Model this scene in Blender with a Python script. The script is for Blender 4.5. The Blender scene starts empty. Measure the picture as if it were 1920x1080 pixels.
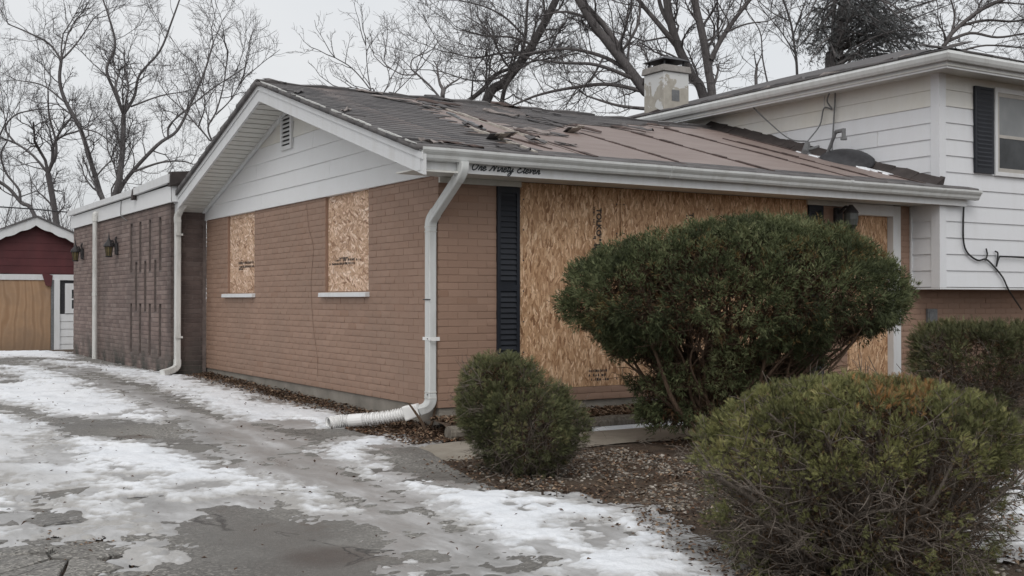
import bpy, math, random
import numpy as np
from mathutils import Vector, Matrix

random.seed(7)
RNG = np.random.default_rng(11)
S = bpy.context.scene
COL = S.collection

# ------------------------------------------------------------------ camera
# world: z = 0 at the foot of the brickwork at the house corner, +x along the street front,
# +y along the gable wall.
FPX = 2143.0
YAW = math.atan(3500 / FPX)
PITCH = math.atan(21.0 / FPX)
F0 = np.array([math.cos(YAW), math.sin(YAW), 0.0])
RT = np.array([math.sin(YAW), -math.cos(YAW), 0.0])
D0 = FPX * 2.2 / 440
CAM = -(D0 * F0 + (822 - 960) / FPX * D0 * RT)
CAM[2] = 204 / 440 * 2.2
FW = F0 * math.cos(PITCH) + np.array([0, 0, math.sin(PITCH)])
UPV = -F0 * math.sin(PITCH) + np.array([0, 0, math.cos(PITCH)])
cd = bpy.data.cameras.new("camera")
cam = bpy.data.objects.new("camera", cd)
COL.objects.link(cam)
m = Matrix.Identity(4)
for i in range(3):
    m[i][0], m[i][1], m[i][2], m[i][3] = RT[i], UPV[i], -FW[i], CAM[i]
cam.matrix_world = m
cd.sensor_width = 36
cd.lens = 36 * FPX / 1920
cd.clip_start = 0.05
cd.clip_end = 2000
S.camera = cam

# ------------------------------------------------------------------ light
SUN_EL, SUN_AZ = math.radians(48), math.radians(215)   # azimuth from +y, clockwise
wd = bpy.data.worlds.new("World")
S.world = wd
wd.use_nodes = True
wn = wd.node_tree.nodes
wl = wd.node_tree.links
wn.clear()
wo = wn.new("ShaderNodeOutputWorld")
sky = wn.new("ShaderNodeTexSky")
sky.sky_type = 'NISHITA'
sky.sun_disc = False
sky.sun_elevation = SUN_EL
sky.sun_rotation = SUN_AZ
sky.air_density = 1.0
sky.dust_density = 6.0
hs = wn.new("ShaderNodeHueSaturation")
hs.inputs['Saturation'].default_value = 0.25
wl.new(sky.outputs[0], hs.inputs['Color'])
b1 = wn.new("ShaderNodeBackground")
b1.inputs[1].default_value = 0.05
wl.new(hs.outputs[0], b1.inputs[0])
b2 = wn.new("ShaderNodeBackground")           # the closed cloud deck
b2.inputs[0].default_value = (0.95, 0.975, 1.0, 1)
b2.inputs[1].default_value = 0.68
tc = wn.new("ShaderNodeTexCoord")
cm = wn.new("ShaderNodeMapping"); cm.inputs['Scale'].default_value = (1.6, 1.6, 4.0)
wl.new(tc.outputs['Generated'], cm.inputs['Vector'])
cn = wn.new("ShaderNodeTexNoise"); cn.inputs['Scale'].default_value = 1.3; cn.inputs['Detail'].default_value = 5
wl.new(cm.outputs[0], cn.inputs['Vector'])
cr_ = wn.new("ShaderNodeValToRGB")
cr_.color_ramp.elements[0].position = .3; cr_.color_ramp.elements[0].color = (.86, .89, .92, 1)
cr_.color_ramp.elements[1].position = .7; cr_.color_ramp.elements[1].color = (1.0, 1.0, 1.0, 1)
wl.new(cn.outputs[0], cr_.inputs[0]); wl.new(cr_.outputs[0], b2.inputs[0])
ad = wn.new("ShaderNodeAddShader")
wl.new(b1.outputs[0], ad.inputs[0])
wl.new(b2.outputs[0], ad.inputs[1])
wl.new(ad.outputs[0], wo.inputs[0])
sl = bpy.data.lights.new("sun", 'SUN')
sl.energy = 0.5
sl.angle = math.radians(35)
sl.color = (1.0, 0.97, 0.93)
so = bpy.data.objects.new("sun", sl)
COL.objects.link(so)
sd = Vector((math.sin(SUN_AZ) * math.cos(SUN_EL), math.cos(SUN_AZ) * math.cos(SUN_EL), math.sin(SUN_EL)))
so.rotation_euler = sd.to_track_quat('Z', 'Y').to_euler()
vs = S.view_settings
vs.view_transform = 'Standard'
vs.look = 'None'
vs.exposure = 0.0
vs.gamma = 1.0

# ------------------------------------------------------------------ measuring helpers
def ray(u, v):
    return FW + (u - 960) / FPX * RT - (v - 540) / FPX * UPV
def onx(u, v, x):
    r = ray(u, v); return CAM + (x - CAM[0]) / r[0] * r
def ony(u, v, y):
    r = ray(u, v); return CAM + (y - CAM[1]) / r[1] * r
def atd(u, v, d):
    return CAM + ray(u, v) * d
GY = [-60, -12, 0, 7.4, 15, 21, 60, 400]
GZ = [-0.9, -0.40, -0.22, -0.10, -0.07, -0.24, -0.4, -0.6]
def gz(x, y):
    return np.interp(y, GY, GZ)
def gnd(u, v):
    z = -0.25
    for _ in range(12):
        r = ray(u, v); p = CAM + (z - CAM[2]) / r[2] * r
        z = float(gz(p[0], p[1]))
    return p
def proj(p):
    q = np.asarray(p, float) - CAM
    w = q @ FW
    return 960 + FPX * (q @ RT) / w, 540 - FPX * (q @ UPV) / w, w

# ------------------------------------------------------------------ noise (numpy)
def _hash(ix, iy, seed):
    h = (ix.astype(np.int64) * 374761393 + iy.astype(np.int64) * 668265263 + seed * 974711) & 0x7fffffff
    h = ((h ^ (h >> 13)) * 1274126177) & 0x7fffffff
    return ((h ^ (h >> 16)) & 0xffff) / 65535.0
def vnoise(x, y, seed=0):
    ix, iy = np.floor(x), np.floor(y)
    fx, fy = x - ix, y - iy
    fx = fx * fx * (3 - 2 * fx); fy = fy * fy * (3 - 2 * fy)
    a = _hash(ix, iy, seed); b = _hash(ix + 1, iy, seed)
    c = _hash(ix, iy + 1, seed); d = _hash(ix + 1, iy + 1, seed)
    return (a + (b - a) * fx) * (1 - fy) + (c + (d - c) * fx) * fy
def fbm(x, y, seed=0, oct=4, gain=0.5):
    s = 0; a = 1; t = 0
    for o in range(oct):
        s = s + a * vnoise(x * 2 ** o, y * 2 ** o, seed + o * 17); t += a; a *= gain
    return s / t

# ------------------------------------------------------------------ objects
def link(o, parent=None):
    COL.objects.link(o)
    if parent is not None:
        o.parent = parent
    return o
def tag(o, label=None, cat=None, group=None, kind=None):
    if label: o['label'] = label
    if cat: o['category'] = cat
    if group: o['group'] = group
    if kind: o['kind'] = kind
    return o
def empty(name, loc=(0, 0, 0), label=None, cat=None, group=None):
    o = bpy.data.objects.new(name, None)
    o.location = loc
    o.empty_display_size = 0.2
    link(o)
    return tag(o, label, cat, group)

class MB:
    """collects faces for one mesh (world coordinates)"""
    def __init__(s):
        s.v = []; s.f = []; s.mi = []
    def add(s, vs_, fs, mi=0):
        o = len(s.v)
        s.v += [tuple(float(c) for c in p) for p in vs_]
        s.f += [tuple(i + o for i in f) for f in fs]
        s.mi += [mi] * len(fs)
        return s
    def box(s, a, b, mi=0):
        x0, y0, z0 = [min(a[i], b[i]) for i in range(3)]
        x1, y1, z1 = [max(a[i], b[i]) for i in range(3)]
        return s.add([(x0, y0, z0), (x1, y0, z0), (x1, y1, z0), (x0, y1, z0), (x0, y0, z1), (x1, y0, z1), (x1, y1, z1), (x0, y1, z1)],
                     [(0, 3, 2, 1), (4, 5, 6, 7), (0, 1, 5, 4), (1, 2, 6, 5), (2, 3, 7, 6), (3, 0, 4, 7)], mi)
    def hexa(s, p, mi=0):     # 8 points: bottom 4 ccw, top 4 ccw
        return s.add(p, [(0, 3, 2, 1), (4, 5, 6, 7), (0, 1, 5, 4), (1, 2, 6, 5), (2, 3, 7, 6), (3, 0, 4, 7)], mi)
    def prism(s, poly, off, mi=0):   # polygon of 3d points extruded by vector
        n = len(poly); off = np.array(off)
        vs_ = [np.array(p) for p in poly] + [np.array(p) + off for p in poly]
        fs = [tuple(range(n))[::-1], tuple(range(n, 2 * n))] + [(i, (i + 1) % n, n + (i + 1) % n, n + i) for i in range(n)]
        return s.add(vs_, fs, mi)
    def tube(s, pts, rad, n=8, mi=0, cap=True, flat=1.0):
        v, f = tube_vf(pts, rad, n, cap, flat)
        return s.add(v, f, mi)
    def build(s, name, mats, parent=None, smooth=False, bevel=0, wob=0):
        me = bpy.data.meshes.new(name)
        me.from_pydata(s.v, [], s.f)
        if not isinstance(mats, (list, tuple)): mats = [mats]
        for mm in mats: me.materials.append(mm)
        if len(mats) > 1: me.polygons.foreach_set('material_index', s.mi)
        if smooth: me.polygons.foreach_set('use_smooth', [True] * len(me.polygons))
        o = bpy.data.objects.new(name, me)
        if bevel:
            b = o.modifiers.new('bevel', 'BEVEL'); b.width = bevel; b.segments = 2; b.limit_method = 'ANGLE'
        return link(o, parent)

def tube_vf(pts, rad, n=8, cap=True, flat=1.0):
    P = np.asarray(pts, float); N = len(P)
    R_ = np.full(N, rad, float) if np.isscalar(rad) else np.asarray(rad, float)
    T = np.gradient(P, axis=0)
    T /= np.linalg.norm(T, axis=1)[:, None] + 1e-9
    ref = np.array([0.31, 0.22, 0.92]) if abs(T[:, 2]).mean() < .8 else np.array([0.8, 0.6, 0.05])
    A = np.cross(T, ref); A /= np.linalg.norm(A, axis=1)[:, None] + 1e-9
    B = np.cross(T, A)
    th = np.arange(n) / n * 2 * math.pi
    V = P[:, None, :] + R_[:, None, None] * (np.cos(th)[None, :, None] * A[:, None, :] + flat * np.sin(th)[None, :, None] * B[:, None, :])
    V = V.reshape(-1, 3)
    f = []
    for i in range(N - 1):
        a = i * n
        for j in range(n):
            k = (j + 1) % n
            f.append((a + j, a + k, a + n + k, a + n + j))
    if cap:
        f.append(tuple(range(n))[::-1]); f.append(tuple(range((N - 1) * n, N * n)))
    return V, f

def catmull(pts, k=6):
    P = np.asarray(pts, float)
    if len(P) < 3:
        return P
    Q = np.vstack([2 * P[0] - P[1], P, 2 * P[-1] - P[-2]])
    out = []
    for i in range(1, len(Q) - 2):
        p0, p1, p2, p3 = Q[i - 1], Q[i], Q[i + 1], Q[i + 2]
        for t in np.arange(k) / k:
            out.append(.5 * (2 * p1 + (p2 - p0) * t + (2 * p0 - 5 * p1 + 4 * p2 - p3) * t ** 2 + (3 * p1 - p0 - 3 * p2 + p3) * t ** 3))
    out.append(P[-1])
    return np.array(out)

def np_mesh(name, V, Fq, mats, parent=None, rnd=None, smooth=False, mi=None):
    """fast mesh from numpy: V (n,3), Fq (m,k) k = 3 or 4"""
    V = np.ascontiguousarray(V, np.float32); Fq = np.ascontiguousarray(Fq, np.int32)
    me = bpy.data.meshes.new(name)
    k = Fq.shape[1]
    me.vertices.add(len(V)); me.vertices.foreach_set('co', V.ravel())
    me.loops.add(Fq.size); me.loops.foreach_set('vertex_index', Fq.ravel())
    me.polygons.add(len(Fq)); me.polygons.foreach_set('loop_start', np.arange(len(Fq), dtype=np.int32) * k)
    if smooth: me.polygons.foreach_set('use_smooth', np.ones(len(Fq), bool))
    if not isinstance(mats, (list, tuple)): mats = [mats]
    for mm in mats: me.materials.append(mm)
    if mi is not None: me.polygons.foreach_set('material_index', np.asarray(mi, np.int32))
    if rnd is not None:
        a = me.attributes.new('rnd', 'FLOAT', 'POINT'); a.data.foreach_set('value', np.ascontiguousarray(rnd, np.float32))
    me.update(calc_edges=True)
    me.validate()
    o = bpy.data.objects.new(name, me)
    return link(o, parent)

# ------------------------------------------------------------------ materials
class NT:
    def __init__(s, name, rough=.7, spec=.3):
        s.m = bpy.data.materials.new(name); s.m.use_nodes = True
        s.t = s.m.node_tree; s.b = s.t.nodes['Principled BSDF']
        s.b.inputs['Roughness'].default_value = rough
        s.b.inputs['Specular IOR Level'].default_value = spec
        s._co = None
    def n(s, ty, **kw):
        nd = s.t.nodes.new(ty)
        for k, v in kw.items(): setattr(nd, k, v)
        return nd
    def l(s, a, b): s.t.links.new(a, b)
    def co(s, kind='Object'):
        nd = s.n('ShaderNodeTexCoord'); return nd.outputs[kind]
    def pos(s):
        return s.n('ShaderNodeNewGeometry').outputs['Position']
    def map(s, src, sc=(1, 1, 1), rot=(0, 0, 0), loc=(0, 0, 0)):
        nd = s.n('ShaderNodeMapping'); nd.inputs['Scale'].default_value = sc
        nd.inputs['Rotation'].default_value = rot; nd.inputs['Location'].default_value = loc
        s.l(src, nd.inputs['Vector']); return nd.outputs[0]
    def noise(s, src, sc=5, det=4, rough=.55, dist=0):
        nd = s.n('ShaderNodeTexNoise'); nd.inputs['Scale'].default_value = sc; nd.inputs['Detail'].default_value = det
        nd.inputs['Roughness'].default_value = rough; nd.inputs['Distortion'].default_value = dist
        s.l(src, nd.inputs['Vector']); return nd.outputs[0]
    def voro(s, src, sc=5, feat='F1', out='Distance', rnd=1):
        nd = s.n('ShaderNodeTexVoronoi'); nd.feature = feat; nd.inputs['Scale'].default_value = sc
        nd.inputs['Randomness'].default_value = rnd
        s.l(src, nd.inputs['Vector']); return nd.outputs[out]
    def ramp(s, src, stops, interp='LINEAR'):
        nd = s.n('ShaderNodeValToRGB'); e = nd.color_ramp.elements; nd.color_ramp.interpolation = interp
        while len(e) < len(stops): e.new(.5)
        for i, (p, c) in enumerate(stops):
            e[i].position = p; e[i].color = (*c, 1) if len(c) == 3 else c
        s.l(src, nd.inputs[0]); return nd.outputs[0]
    def rng(s, src, a, b, c=0, d=1):
        nd = s.n('ShaderNodeMapRange'); 
        for i, v in enumerate((a, b, c, d)): nd.inputs[1 + i].default_value = v
        s.l(src, nd.inputs[0]); return nd.outputs[0]
    def mix(s, f, a, b, mode='MIX'):
        nd = s.n('ShaderNodeMix'); nd.data_type = 'RGBA'; nd.blend_type = mode
        for val, i in ((f, 0), (a, 6), (b, 7)):
            if isinstance(val, (int, float)): nd.inputs[i].default_value = val
            elif isinstance(val, tuple): nd.inputs[i].default_value = (*val, 1)
            else: s.l(val, nd.inputs[i])
        return nd.outputs[2]
    def math(s, op, a, b=0):
        nd = s.n('ShaderNodeMath'); nd.operation = op
        for val, i in ((a, 0), (b, 1)):
            if isinstance(val, (int, float)): nd.inputs[i].default_value = val
            else: s.l(val, nd.inputs[i])
        return nd.outputs[0]
    def sep(s, src):
        nd = s.n('ShaderNodeSeparateXYZ'); s.l(src, nd.inputs[0]); return nd.outputs
    def attr(s, name='rnd'):
        nd = s.n('ShaderNodeAttribute'); nd.attribute_name = name; return nd.outputs['Fac']
    def orand(s):
        return s.n('ShaderNodeObjectInfo').outputs['Random']
    def col(s, c):
        if isinstance(c, tuple): s.b.inputs['Base Color'].default_value = (*c, 1)
        else: s.l(c, s.b.inputs['Base Color'])
        return s
    def rough(s, r): s.l(r, s.b.inputs['Roughness']); return s
    def bump(s, h, st=.3, dist=.01):
        nd = s.n('ShaderNodeBump'); nd.inputs['Strength'].default_value = st; nd.inputs['Distance'].default_value = dist
        s.l(h, nd.inputs['Height']); s.l(nd.outputs[0], s.b.inputs['Normal']); return s

def gnd0(u, v):
    r = ray(u, v); return CAM + (-.29 - CAM[2]) / r[2] * r
M = {}
def plain(name, c, rough=.6, var=.12, sc=6, bump=0, bsc=60, spec=.3):
    t = NT(name, rough, spec); p = t.pos()
    f = t.noise(p, sc, 5, .6)
    a = tuple(max(0, x * (1 - var)) for x in c); b = tuple(min(1, x * (1 + var)) for x in c)
    t.col(t.ramp(f, [(.3, a), (.7, b)]))
    if bump: t.bump(t.noise(p, bsc, 3), bump, .004)
    M[name] = t.m
    return t

# painted brick
t = NT('painted_brick', .62); p = t.pos()
rv = t.math('FRACT', t.math('ADD', t.attr(), t.orand()))
c = t.ramp(rv, [(0, (.285, .185, .136)), (.5, (.305, .199, .147)), (.9, (.328, .216, .161)), (1, (.275, .17, .12))])
g = t.noise(p, 1.1, 6, .65)
c = t.mix(t.rng(g, .45, .75), c, (.27, .183, .137), 'MIX')
g2 = t.noise(t.map(p, (3, 3, .7)), 2.2, 5, .6)
c = t.mix(t.rng(g2, .58, .85, 0, .35), c, (.2, .15, .125))
fine = t.noise(p, 130, 3, .6)
c = t.mix(t.rng(fine, .62, .8, 0, .3), c, (.37, .245, .18))
t.col(c); t.bump(fine, .35, .003)
M['painted_brick'] = t.m
t = NT('painted_mortar', .75); p = t.pos()
g = t.noise(p, 9, 4)
t.col(t.ramp(g, [(.3, (.268, .174, .128)), (.7, (.305, .199, .147))])); M['painted_mortar'] = t.m

# weathered dark brick of the flat-roofed part
t = NT('dark_brick', .8); p = t.pos()
rv = t.math('FRACT', t.math('ADD', t.attr(), t.orand()))
c = t.ramp(rv, [(0, (.165, .122, .110)), (.35, (.205, .152, .136)), (.7, (.235, .178, .158)), (1, (.26, .203, .183))])
g = t.noise(t.map(p, (1, .8, .5)), 1.3, 6, .65)
c = t.mix(t.rng(g, .45, .75, 0, .7), c, (.10, .082, .076))
xz = t.sep(p)
wet = t.math('MULTIPLY', t.rng(xz[1], 7.75, 7.3), t.rng(g, .3, .6, .55, 1))      # black run-off stain by the downspout
c = t.mix(wet, c, (.032, .026, .026))
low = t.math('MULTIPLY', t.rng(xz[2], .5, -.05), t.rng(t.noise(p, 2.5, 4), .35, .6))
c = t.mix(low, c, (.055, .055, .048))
ef = t.noise(t.map(p, (1, 1, 3)), 3.1, 5, .7)
c = t.mix(t.rng(ef, .66, .8, 0, .6), c, (.33, .29, .27))
t.col(c); t.bump(t.noise(p, 90, 4), .5, .005)
M['dark_brick'] = t.m
plain('dark_mortar', (.14, .115, .106), .9, .25, 14)

# concrete
t = NT('foundation', .85); p = t.pos()
g = t.noise(p, 3, 6, .65)
c = t.ramp(g, [(.25, (.16, .145, .125)), (.7, (.3, .275, .24))])
t.col(c); t.bump(t.noise(p, 60, 4), .5, .006); M['foundation'] = t.m

# white paint with grime
def white(name, base=(.72, .735, .76), grime=(.42, .40, .35), amt=.35, streak=True, yellow=0):
    t = NT(name, .45, .35); p = t.pos()
    g = t.noise(t.map(p, (2.6, 2.6, .45) if streak else (1, 1, 1)), 3.0, 6, .7)
    c = t.mix(t.rng(g, .45, .85, 0, amt), base, grime)
    if yellow:
        y = t.noise(p, 1.6, 4, .6)
        c = t.mix(t.rng(y, .42, .66, 0, yellow), c, (.68, .635, .50))
    f = t.noise(p, 40, 3)
    c = t.mix(t.rng(f, .62, .8, 0, .25), c, grime)
    t.col(c); t.bump(t.noise(p, 14, 3), .06, .01)
    M[name] = t.m
white('white_siding', (.70, .715, .74), amt=.14)
white('cream_siding', (.685, .68, .65), amt=.2, yellow=.25)
white('gable_siding', (.735, .745, .755), amt=.12, streak=False)
white('white_trim', (.66, .672, .685), amt=.42)
white('gutter_white', (.60, .615, .61), (.34, .33, .30), .55)
white('old_spout', (.62, .62, .6), (.2, .2, .18), .95)
white('white_plastic', (.78, .78, .775), (.5, .46, .4), .22, False)
white('soffit', (.60, .60, .57), (.42, .4, .34), .4)
plain('shutter_navy', (.019, .022, .029), .5, .15, 5)
plain('black_rubber', (.02, .02, .021), .5)
plain('dark_metal', (.04, .04, .044), .45, .3, 20, .2)
plain('grey_metal', (.16, .165, .17), .45, .25, 20)
plain('lamp_iron', (.035, .033, .034), .55, .4, 30, .3)
t = NT('amber_glass', .35, .5); p = t.pos()
t.col(t.ramp(t.noise(p, 12, 3), [(.3, (.085, .066, .026)), (.7, (.15, .12, .055))])); M['amber_glass'] = t.m
plain('grey_glass', (.08, .085, .08), .35, .2, 8)

# OSB: layered strands in turned directions
def osb(name, dirs, sc=1.0, tint=(1, 1, 1), axis='x'):
    t = NT(name, .7); p = t.co('Object')
    xyz = t.sep(p)
    cb = t.n('ShaderNodeCombineXYZ')
    t.l(xyz[1] if axis == 'x' else xyz[0], cb.inputs[0]); t.l(xyz[2], cb.inputs[1])
    q = cb.outputs[0]
    wob = t.n('ShaderNodeVectorMath'); wob.operation = 'ADD'
    nz = t.n('ShaderNodeTexNoise'); nz.inputs['Scale'].default_value = 9; t.l(q, nz.inputs['Vector'])
    sc_ = t.n('ShaderNodeVectorMath'); sc_.operation = 'SCALE'; sc_.inputs['Scale'].default_value = .022
    t.l(nz.outputs['Color'], sc_.inputs[0]); t.l(q, wob.inputs[0]); t.l(sc_.outputs[0], wob.inputs[1])
    q = wob.outputs[0]
    cur = None; hsum = None
    for i, a in enumerate(dirs):
        mp = t.map(q, (1, 1, 1), (0, 0, math.radians(a)), (i * 3.7, i * 1.9, 0))
        mp = t.map(mp, (11 * sc, 44 * sc, 1))
        nd = t.n('ShaderNodeTexVoronoi'); nd.inputs['Scale'].default_value = 1; nd.voronoi_dimensions = '2D'; nd.distance = 'CHEBYCHEV'
        t.l(mp, nd.inputs['Vector'])
        hv = t.sep(nd.outputs['Color'])
        k = lambda *c: tuple(x * y for x, y in zip(c, tint))
        cc = t.ramp(hv[0], [(0, k(.20, .11, .06)), (.14, k(.36, .23, .14)), (.45, k(.49, .34, .215)), (.8, k(.62, .46, .32)), (1, k(.78, .64, .49))])
        edge = t.rng(nd.outputs['Distance'], .38, .62, 0, .45)
        cc = t.mix(edge, cc, k(.22, .13, .07))
        if cur is None: cur, hsum = cc, hv[1]
        else:
            cur = t.mix(t.math('GREATER_THAN', hv[2], .72), cur, cc)
    dk = t.voro(t.map(q, (14 * sc, 30 * sc, 1), (0, 0, .6)), 1, 'F1')
    cur = t.mix(t.rng(dk, .16, .05, 0, .8), cur, k(.11, .06, .03))
    big = t.noise(q, 1.4, 4, .6)
    cur = t.mix(t.rng(big, .4, .7, 0, .35), cur, k(.36, .25, .17))
    t.col(cur); t.bump(hsum, .25, .002)
    M[name] = t.m
osb('osb_pale', (20, 75, 130, -35, 100, 50, 5, 155), 1.0, (1.2, 1.17, 1.25))
osb('osb_vertical', (90, 76, 106, 66, 97, 116, 83), 1.2, (1.06, .95, .86), axis='y')

# stuff on the roof
t = NT('shingle', .85); p = t.pos()
rv = t.math('FRACT', t.math('ADD', t.attr(), t.orand()))
c = t.ramp(rv, [(0, (.088, .085, .088)), (.5, (.115, .110, .112)), (1, (.145, .138, .138))])
c = t.mix(t.rng(t.noise(p, 1.2, 5), .45, .75, 0, .6), c, (.155, .142, .14))
c = t.mix(t.rng(t.noise(p, 160, 2), .55, .75, 0, .5), c, (.17, .16, .155))
t.col(c); t.bump(t.noise(p, 220, 2), .4, .003); M['shingle'] = t.m
t = NT('decking', .48, .4); p = t.pos()
g = t.noise(t.map(p, (.5, 2.5, 1)), 3.5, 6, .6)
c = t.ramp(g, [(.25, (.20, .15, .133)), (.55, (.265, .208, .188)), (.8, (.32, .262, .242))])
c = t.mix(t.math('MULTIPLY', t.orand(), .3), c, (.17, .125, .11))
t.col(c); t.bump(t.noise(t.map(p, (2, 9, 1)), 7, 4), .25, .01); M['decking'] = t.m
plain('felt_dark', (.055, .046, .044), .75, .35, 5, .3)
plain('seam_brown', (.085, .062, .056), .75, .4, 9, .3)
plain('torn_paper', (.21, .185, .175), .8, .5, 9, .4, 40)
plain('weathered_wood', (.42, .39, .35), .8, .3, 12, .3)
t = NT('chimney_paint', .75); p = t.pos()
g = t.noise(p, 3.2, 6, .65, .4)
peel = t.rng(t.math('ADD', g, t.rng(t.sep(p)[2], 4.75, 4.2, -.09, .12)), .50, .515)
c = t.mix(peel, (.60, .605, .60), t.ramp(t.noise(p, 9, 4), [(.3, (.34, .315, .275)), (.7, (.45, .425, .375))]))
t.col(c); t.bump(peel, .3, .006); M['chimney_paint'] = t.m
plain('cap_concrete', (.27, .255, .24), .85, .25, 9, .4)

# shed
t = NT('maroon_siding', .6); p = t.pos()
c = t.ramp(t.noise(p, 2, 5), [(.3, (.072, .021, .024)), (.7, (.108, .033, .036))])
c = t.mix(t.rng(t.noise(t.map(p, (3, 3, .6)), 2.5, 5, .7), .5, .8, 0, .5), c, (.06, .03, .03))
t.col(c); M['maroon_siding'] = t.m
t = NT('plywood', .7); p = t.pos()
w = t.n('ShaderNodeTexWave'); w.wave_type = 'BANDS'; w.bands_direction = 'X'
w.inputs['Scale'].default_value = .9; w.inputs['Distortion'].default_value = 14; w.inputs['Detail'].default_value = 3; w.inputs['Detail Scale'].default_value = .8
t.l(t.map(p, (1.6, 1, .55)), w.inputs['Vector'])
c = t.ramp(w.outputs[0], [(.0, (.37, .235, .14)), (.6, (.405, .265, .165)), (1, (.31, .19, .11))])
c = t.mix(t.rng(t.noise(p, 1.5, 5, .7), .45, .75, 0, .6), c, (.24, .17, .12))
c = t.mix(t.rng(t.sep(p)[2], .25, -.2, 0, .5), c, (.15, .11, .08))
t.col(c); M['plywood'] = t.m
t = NT('window_glass', .2, .25); p = t.pos()
t.col(t.ramp(t.noise(p, 2.2, 4), [(.35, (.02, .022, .024)), (.7, (.07, .075, .08))])); M['window_glass'] = t.m
t = NT('screen_mesh', .35, .4); p = t.pos()
t.col(t.ramp(t.noise(p, 2, 4), [(.35, (.19, .20, .205)), (.7, (.27, .28, .285))])); M['screen_mesh'] = t.m
plain('beige_frame', (.42, .40, .37), .5, .12)
plain('ink', (.018, .017, .017), .7)
plain('faded_ink', (.06, .05, .045), .8, .5, 30)
plain('vine_tan', (.19, .128, .096), .8)
plain('slot_shade', (.07, .058, .053), .9)
plain('letter_black', (.045, .05, .055), .5)

# bark and leaves
def bark(name, a, b, sc=14):
    t = NT(name, .9, .15); p = t.pos()
    g = t.noise(t.map(p, (2.2, 2.2, .5)), sc, 5, .65)
    t.col(t.ramp(g, [(.3, a), (.72, b)])); t.bump(g, .7, .02); M[name] = t.m
bark('bark_grey', (.09, .083, .084), (.17, .158, .156))
bark('bark_far', (.10, .094, .096), (.175, .166, .168))
bark('bark_brown', (.060, .040, .028), (.15, .105, .075), 25)
bark('twig_grey', (.095, .078, .064), (.24, .205, .175), 30)
bark('log_wood', (.10, .087, .07), (.26, .235, .20), 18)
def leafmat(name, stops, rough=.65, trans=0):
    t = NT(name, rough, .25)
    c = t.ramp(t.attr(), stops)
    t.col(c)
    M[name] = t.m
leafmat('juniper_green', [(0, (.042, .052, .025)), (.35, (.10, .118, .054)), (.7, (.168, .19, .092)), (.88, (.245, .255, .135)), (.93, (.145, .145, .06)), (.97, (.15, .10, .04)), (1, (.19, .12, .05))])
leafmat('arbor_green', [(0, (.055, .056, .024)), (.3, (.125, .13, .05)), (.6, (.195, .198, .076)), (.88, (.31, .30, .125)), (.93, (.20, .14, .065)), (1, (.32, .15, .05))])
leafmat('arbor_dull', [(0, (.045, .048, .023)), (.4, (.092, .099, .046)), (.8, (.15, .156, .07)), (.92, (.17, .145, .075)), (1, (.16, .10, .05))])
leafmat('evergreen_hazed', [(0, (.10, .104, .106)), (1, (.165, .17, .17))], .8)  # greyed and lightened: haze before the tree is put into its colour
leafmat('dead_leaf', [(0, (.045, .028, .02)), (.35, (.085, .051, .034)), (.6, (.13, .08, .05)), (.82, (.20, .136, .09)), (.94, (.33, .25, .175)), (1, (.19, .075, .032))], .8)
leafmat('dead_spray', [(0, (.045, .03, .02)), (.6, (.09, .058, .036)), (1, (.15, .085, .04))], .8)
leafmat('pebble', [(0, (.12, .11, .10)), (.5, (.24, .21, .175)), (1, (.46, .42, .37))], .8)

# ground surfaces
t = NT('soil', .9); p = t.pos()
g = t.noise(p, 2.3, 6, .65)
c = t.ramp(g, [(.28, (.045, .031, .023)), (.5, (.085, .06, .043)), (.75, (.13, .098, .07))])
c = t.mix(t.rng(t.noise(p, 45, 3), .58, .7, 0, .8), c, (.19, .15, .115))
c = t.mix(t.rng(t.noise(p, 33, 3), .36, .28, 0, .7), c, (.03, .02, .015))
t.col(c); t.bump(t.noise(p, 38, 5, .7), .9, .03); M['soil'] = t.m
t = NT('asphalt', .7, .35); p = t.pos()
g = t.noise(p, 1.3, 6, .65)
c = t.ramp(g, [(.25, (.135, .128, .117)), (.55, (.21, .202, .187)), (.8, (.275, .265, .246))])
sp = t.voro(p, 80, 'F1', 'Color')
agg = t.rng(t.noise(p, .7, 3), .4, .6, .25, 1)
c = t.mix(t.math('MULTIPLY', t.rng(t.sep(sp)[0], .60, .85, 0, .75), agg), c, (.43, .41, .375))
c = t.mix(t.math('MULTIPLY', t.rng(t.sep(sp)[1], .66, .9, 0, .75), agg), c, (.065, .06, .055))
oil = t.n('ShaderNodeVectorMath'); oil.operation = 'DISTANCE'; t.l(p, oil.inputs[0]); oil.inputs[1].default_value = tuple(gnd0(612, 1052))
c = t.mix(t.rng(t.math('ADD', oil.outputs['Value'], t.math('MULTIPLY', t.noise(p, 7, 4), .12)), .20, .34, .75, 0), c, (.085, .062, .05))
wetn = t.noise(p, .9, 4, .55)
wet = t.rng(wetn, .47, .62, 0, 1)
c = t.mix(t.math('MULTIPLY', wet, .45), c, (.085, .08, .075))
st = t.noise(p, 1.9, 3)
c = t.mix(t.rng(st, .63, .72, 0, .5), c, (.105, .078, .06))
cr = t.voro(t.map(p, (1, 1, 0)), 1.1, 'DISTANCE_TO_EDGE')
warp = t.noise(p, 3, 4)
cr2 = t.rng(t.math('ABSOLUTE', t.math('ADD', cr, t.math('MULTIPLY', t.math('SUBTRACT', warp, .5), .22))), .002, .010, 1, 0)
cr2 = t.math('MULTIPLY', cr2, t.rng(g, .5, .52))
c = t.mix(t.math('MULTIPLY', cr2, .8), c, (.035, .032, .03))
t.col(c)
t.rough(t.rng(wet, 0, 1, .75, .38))
t.bump(t.noise(p, 85, 4, .75), .8, .012); M['asphalt'] = t.m
t = NT('walk_concrete', .85); p = t.pos()
g = t.noise(p, 2.5, 6, .65)
c = t.ramp(g, [(.28, (.19, .165, .135)), (.7, (.31, .28, .235))])
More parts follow.
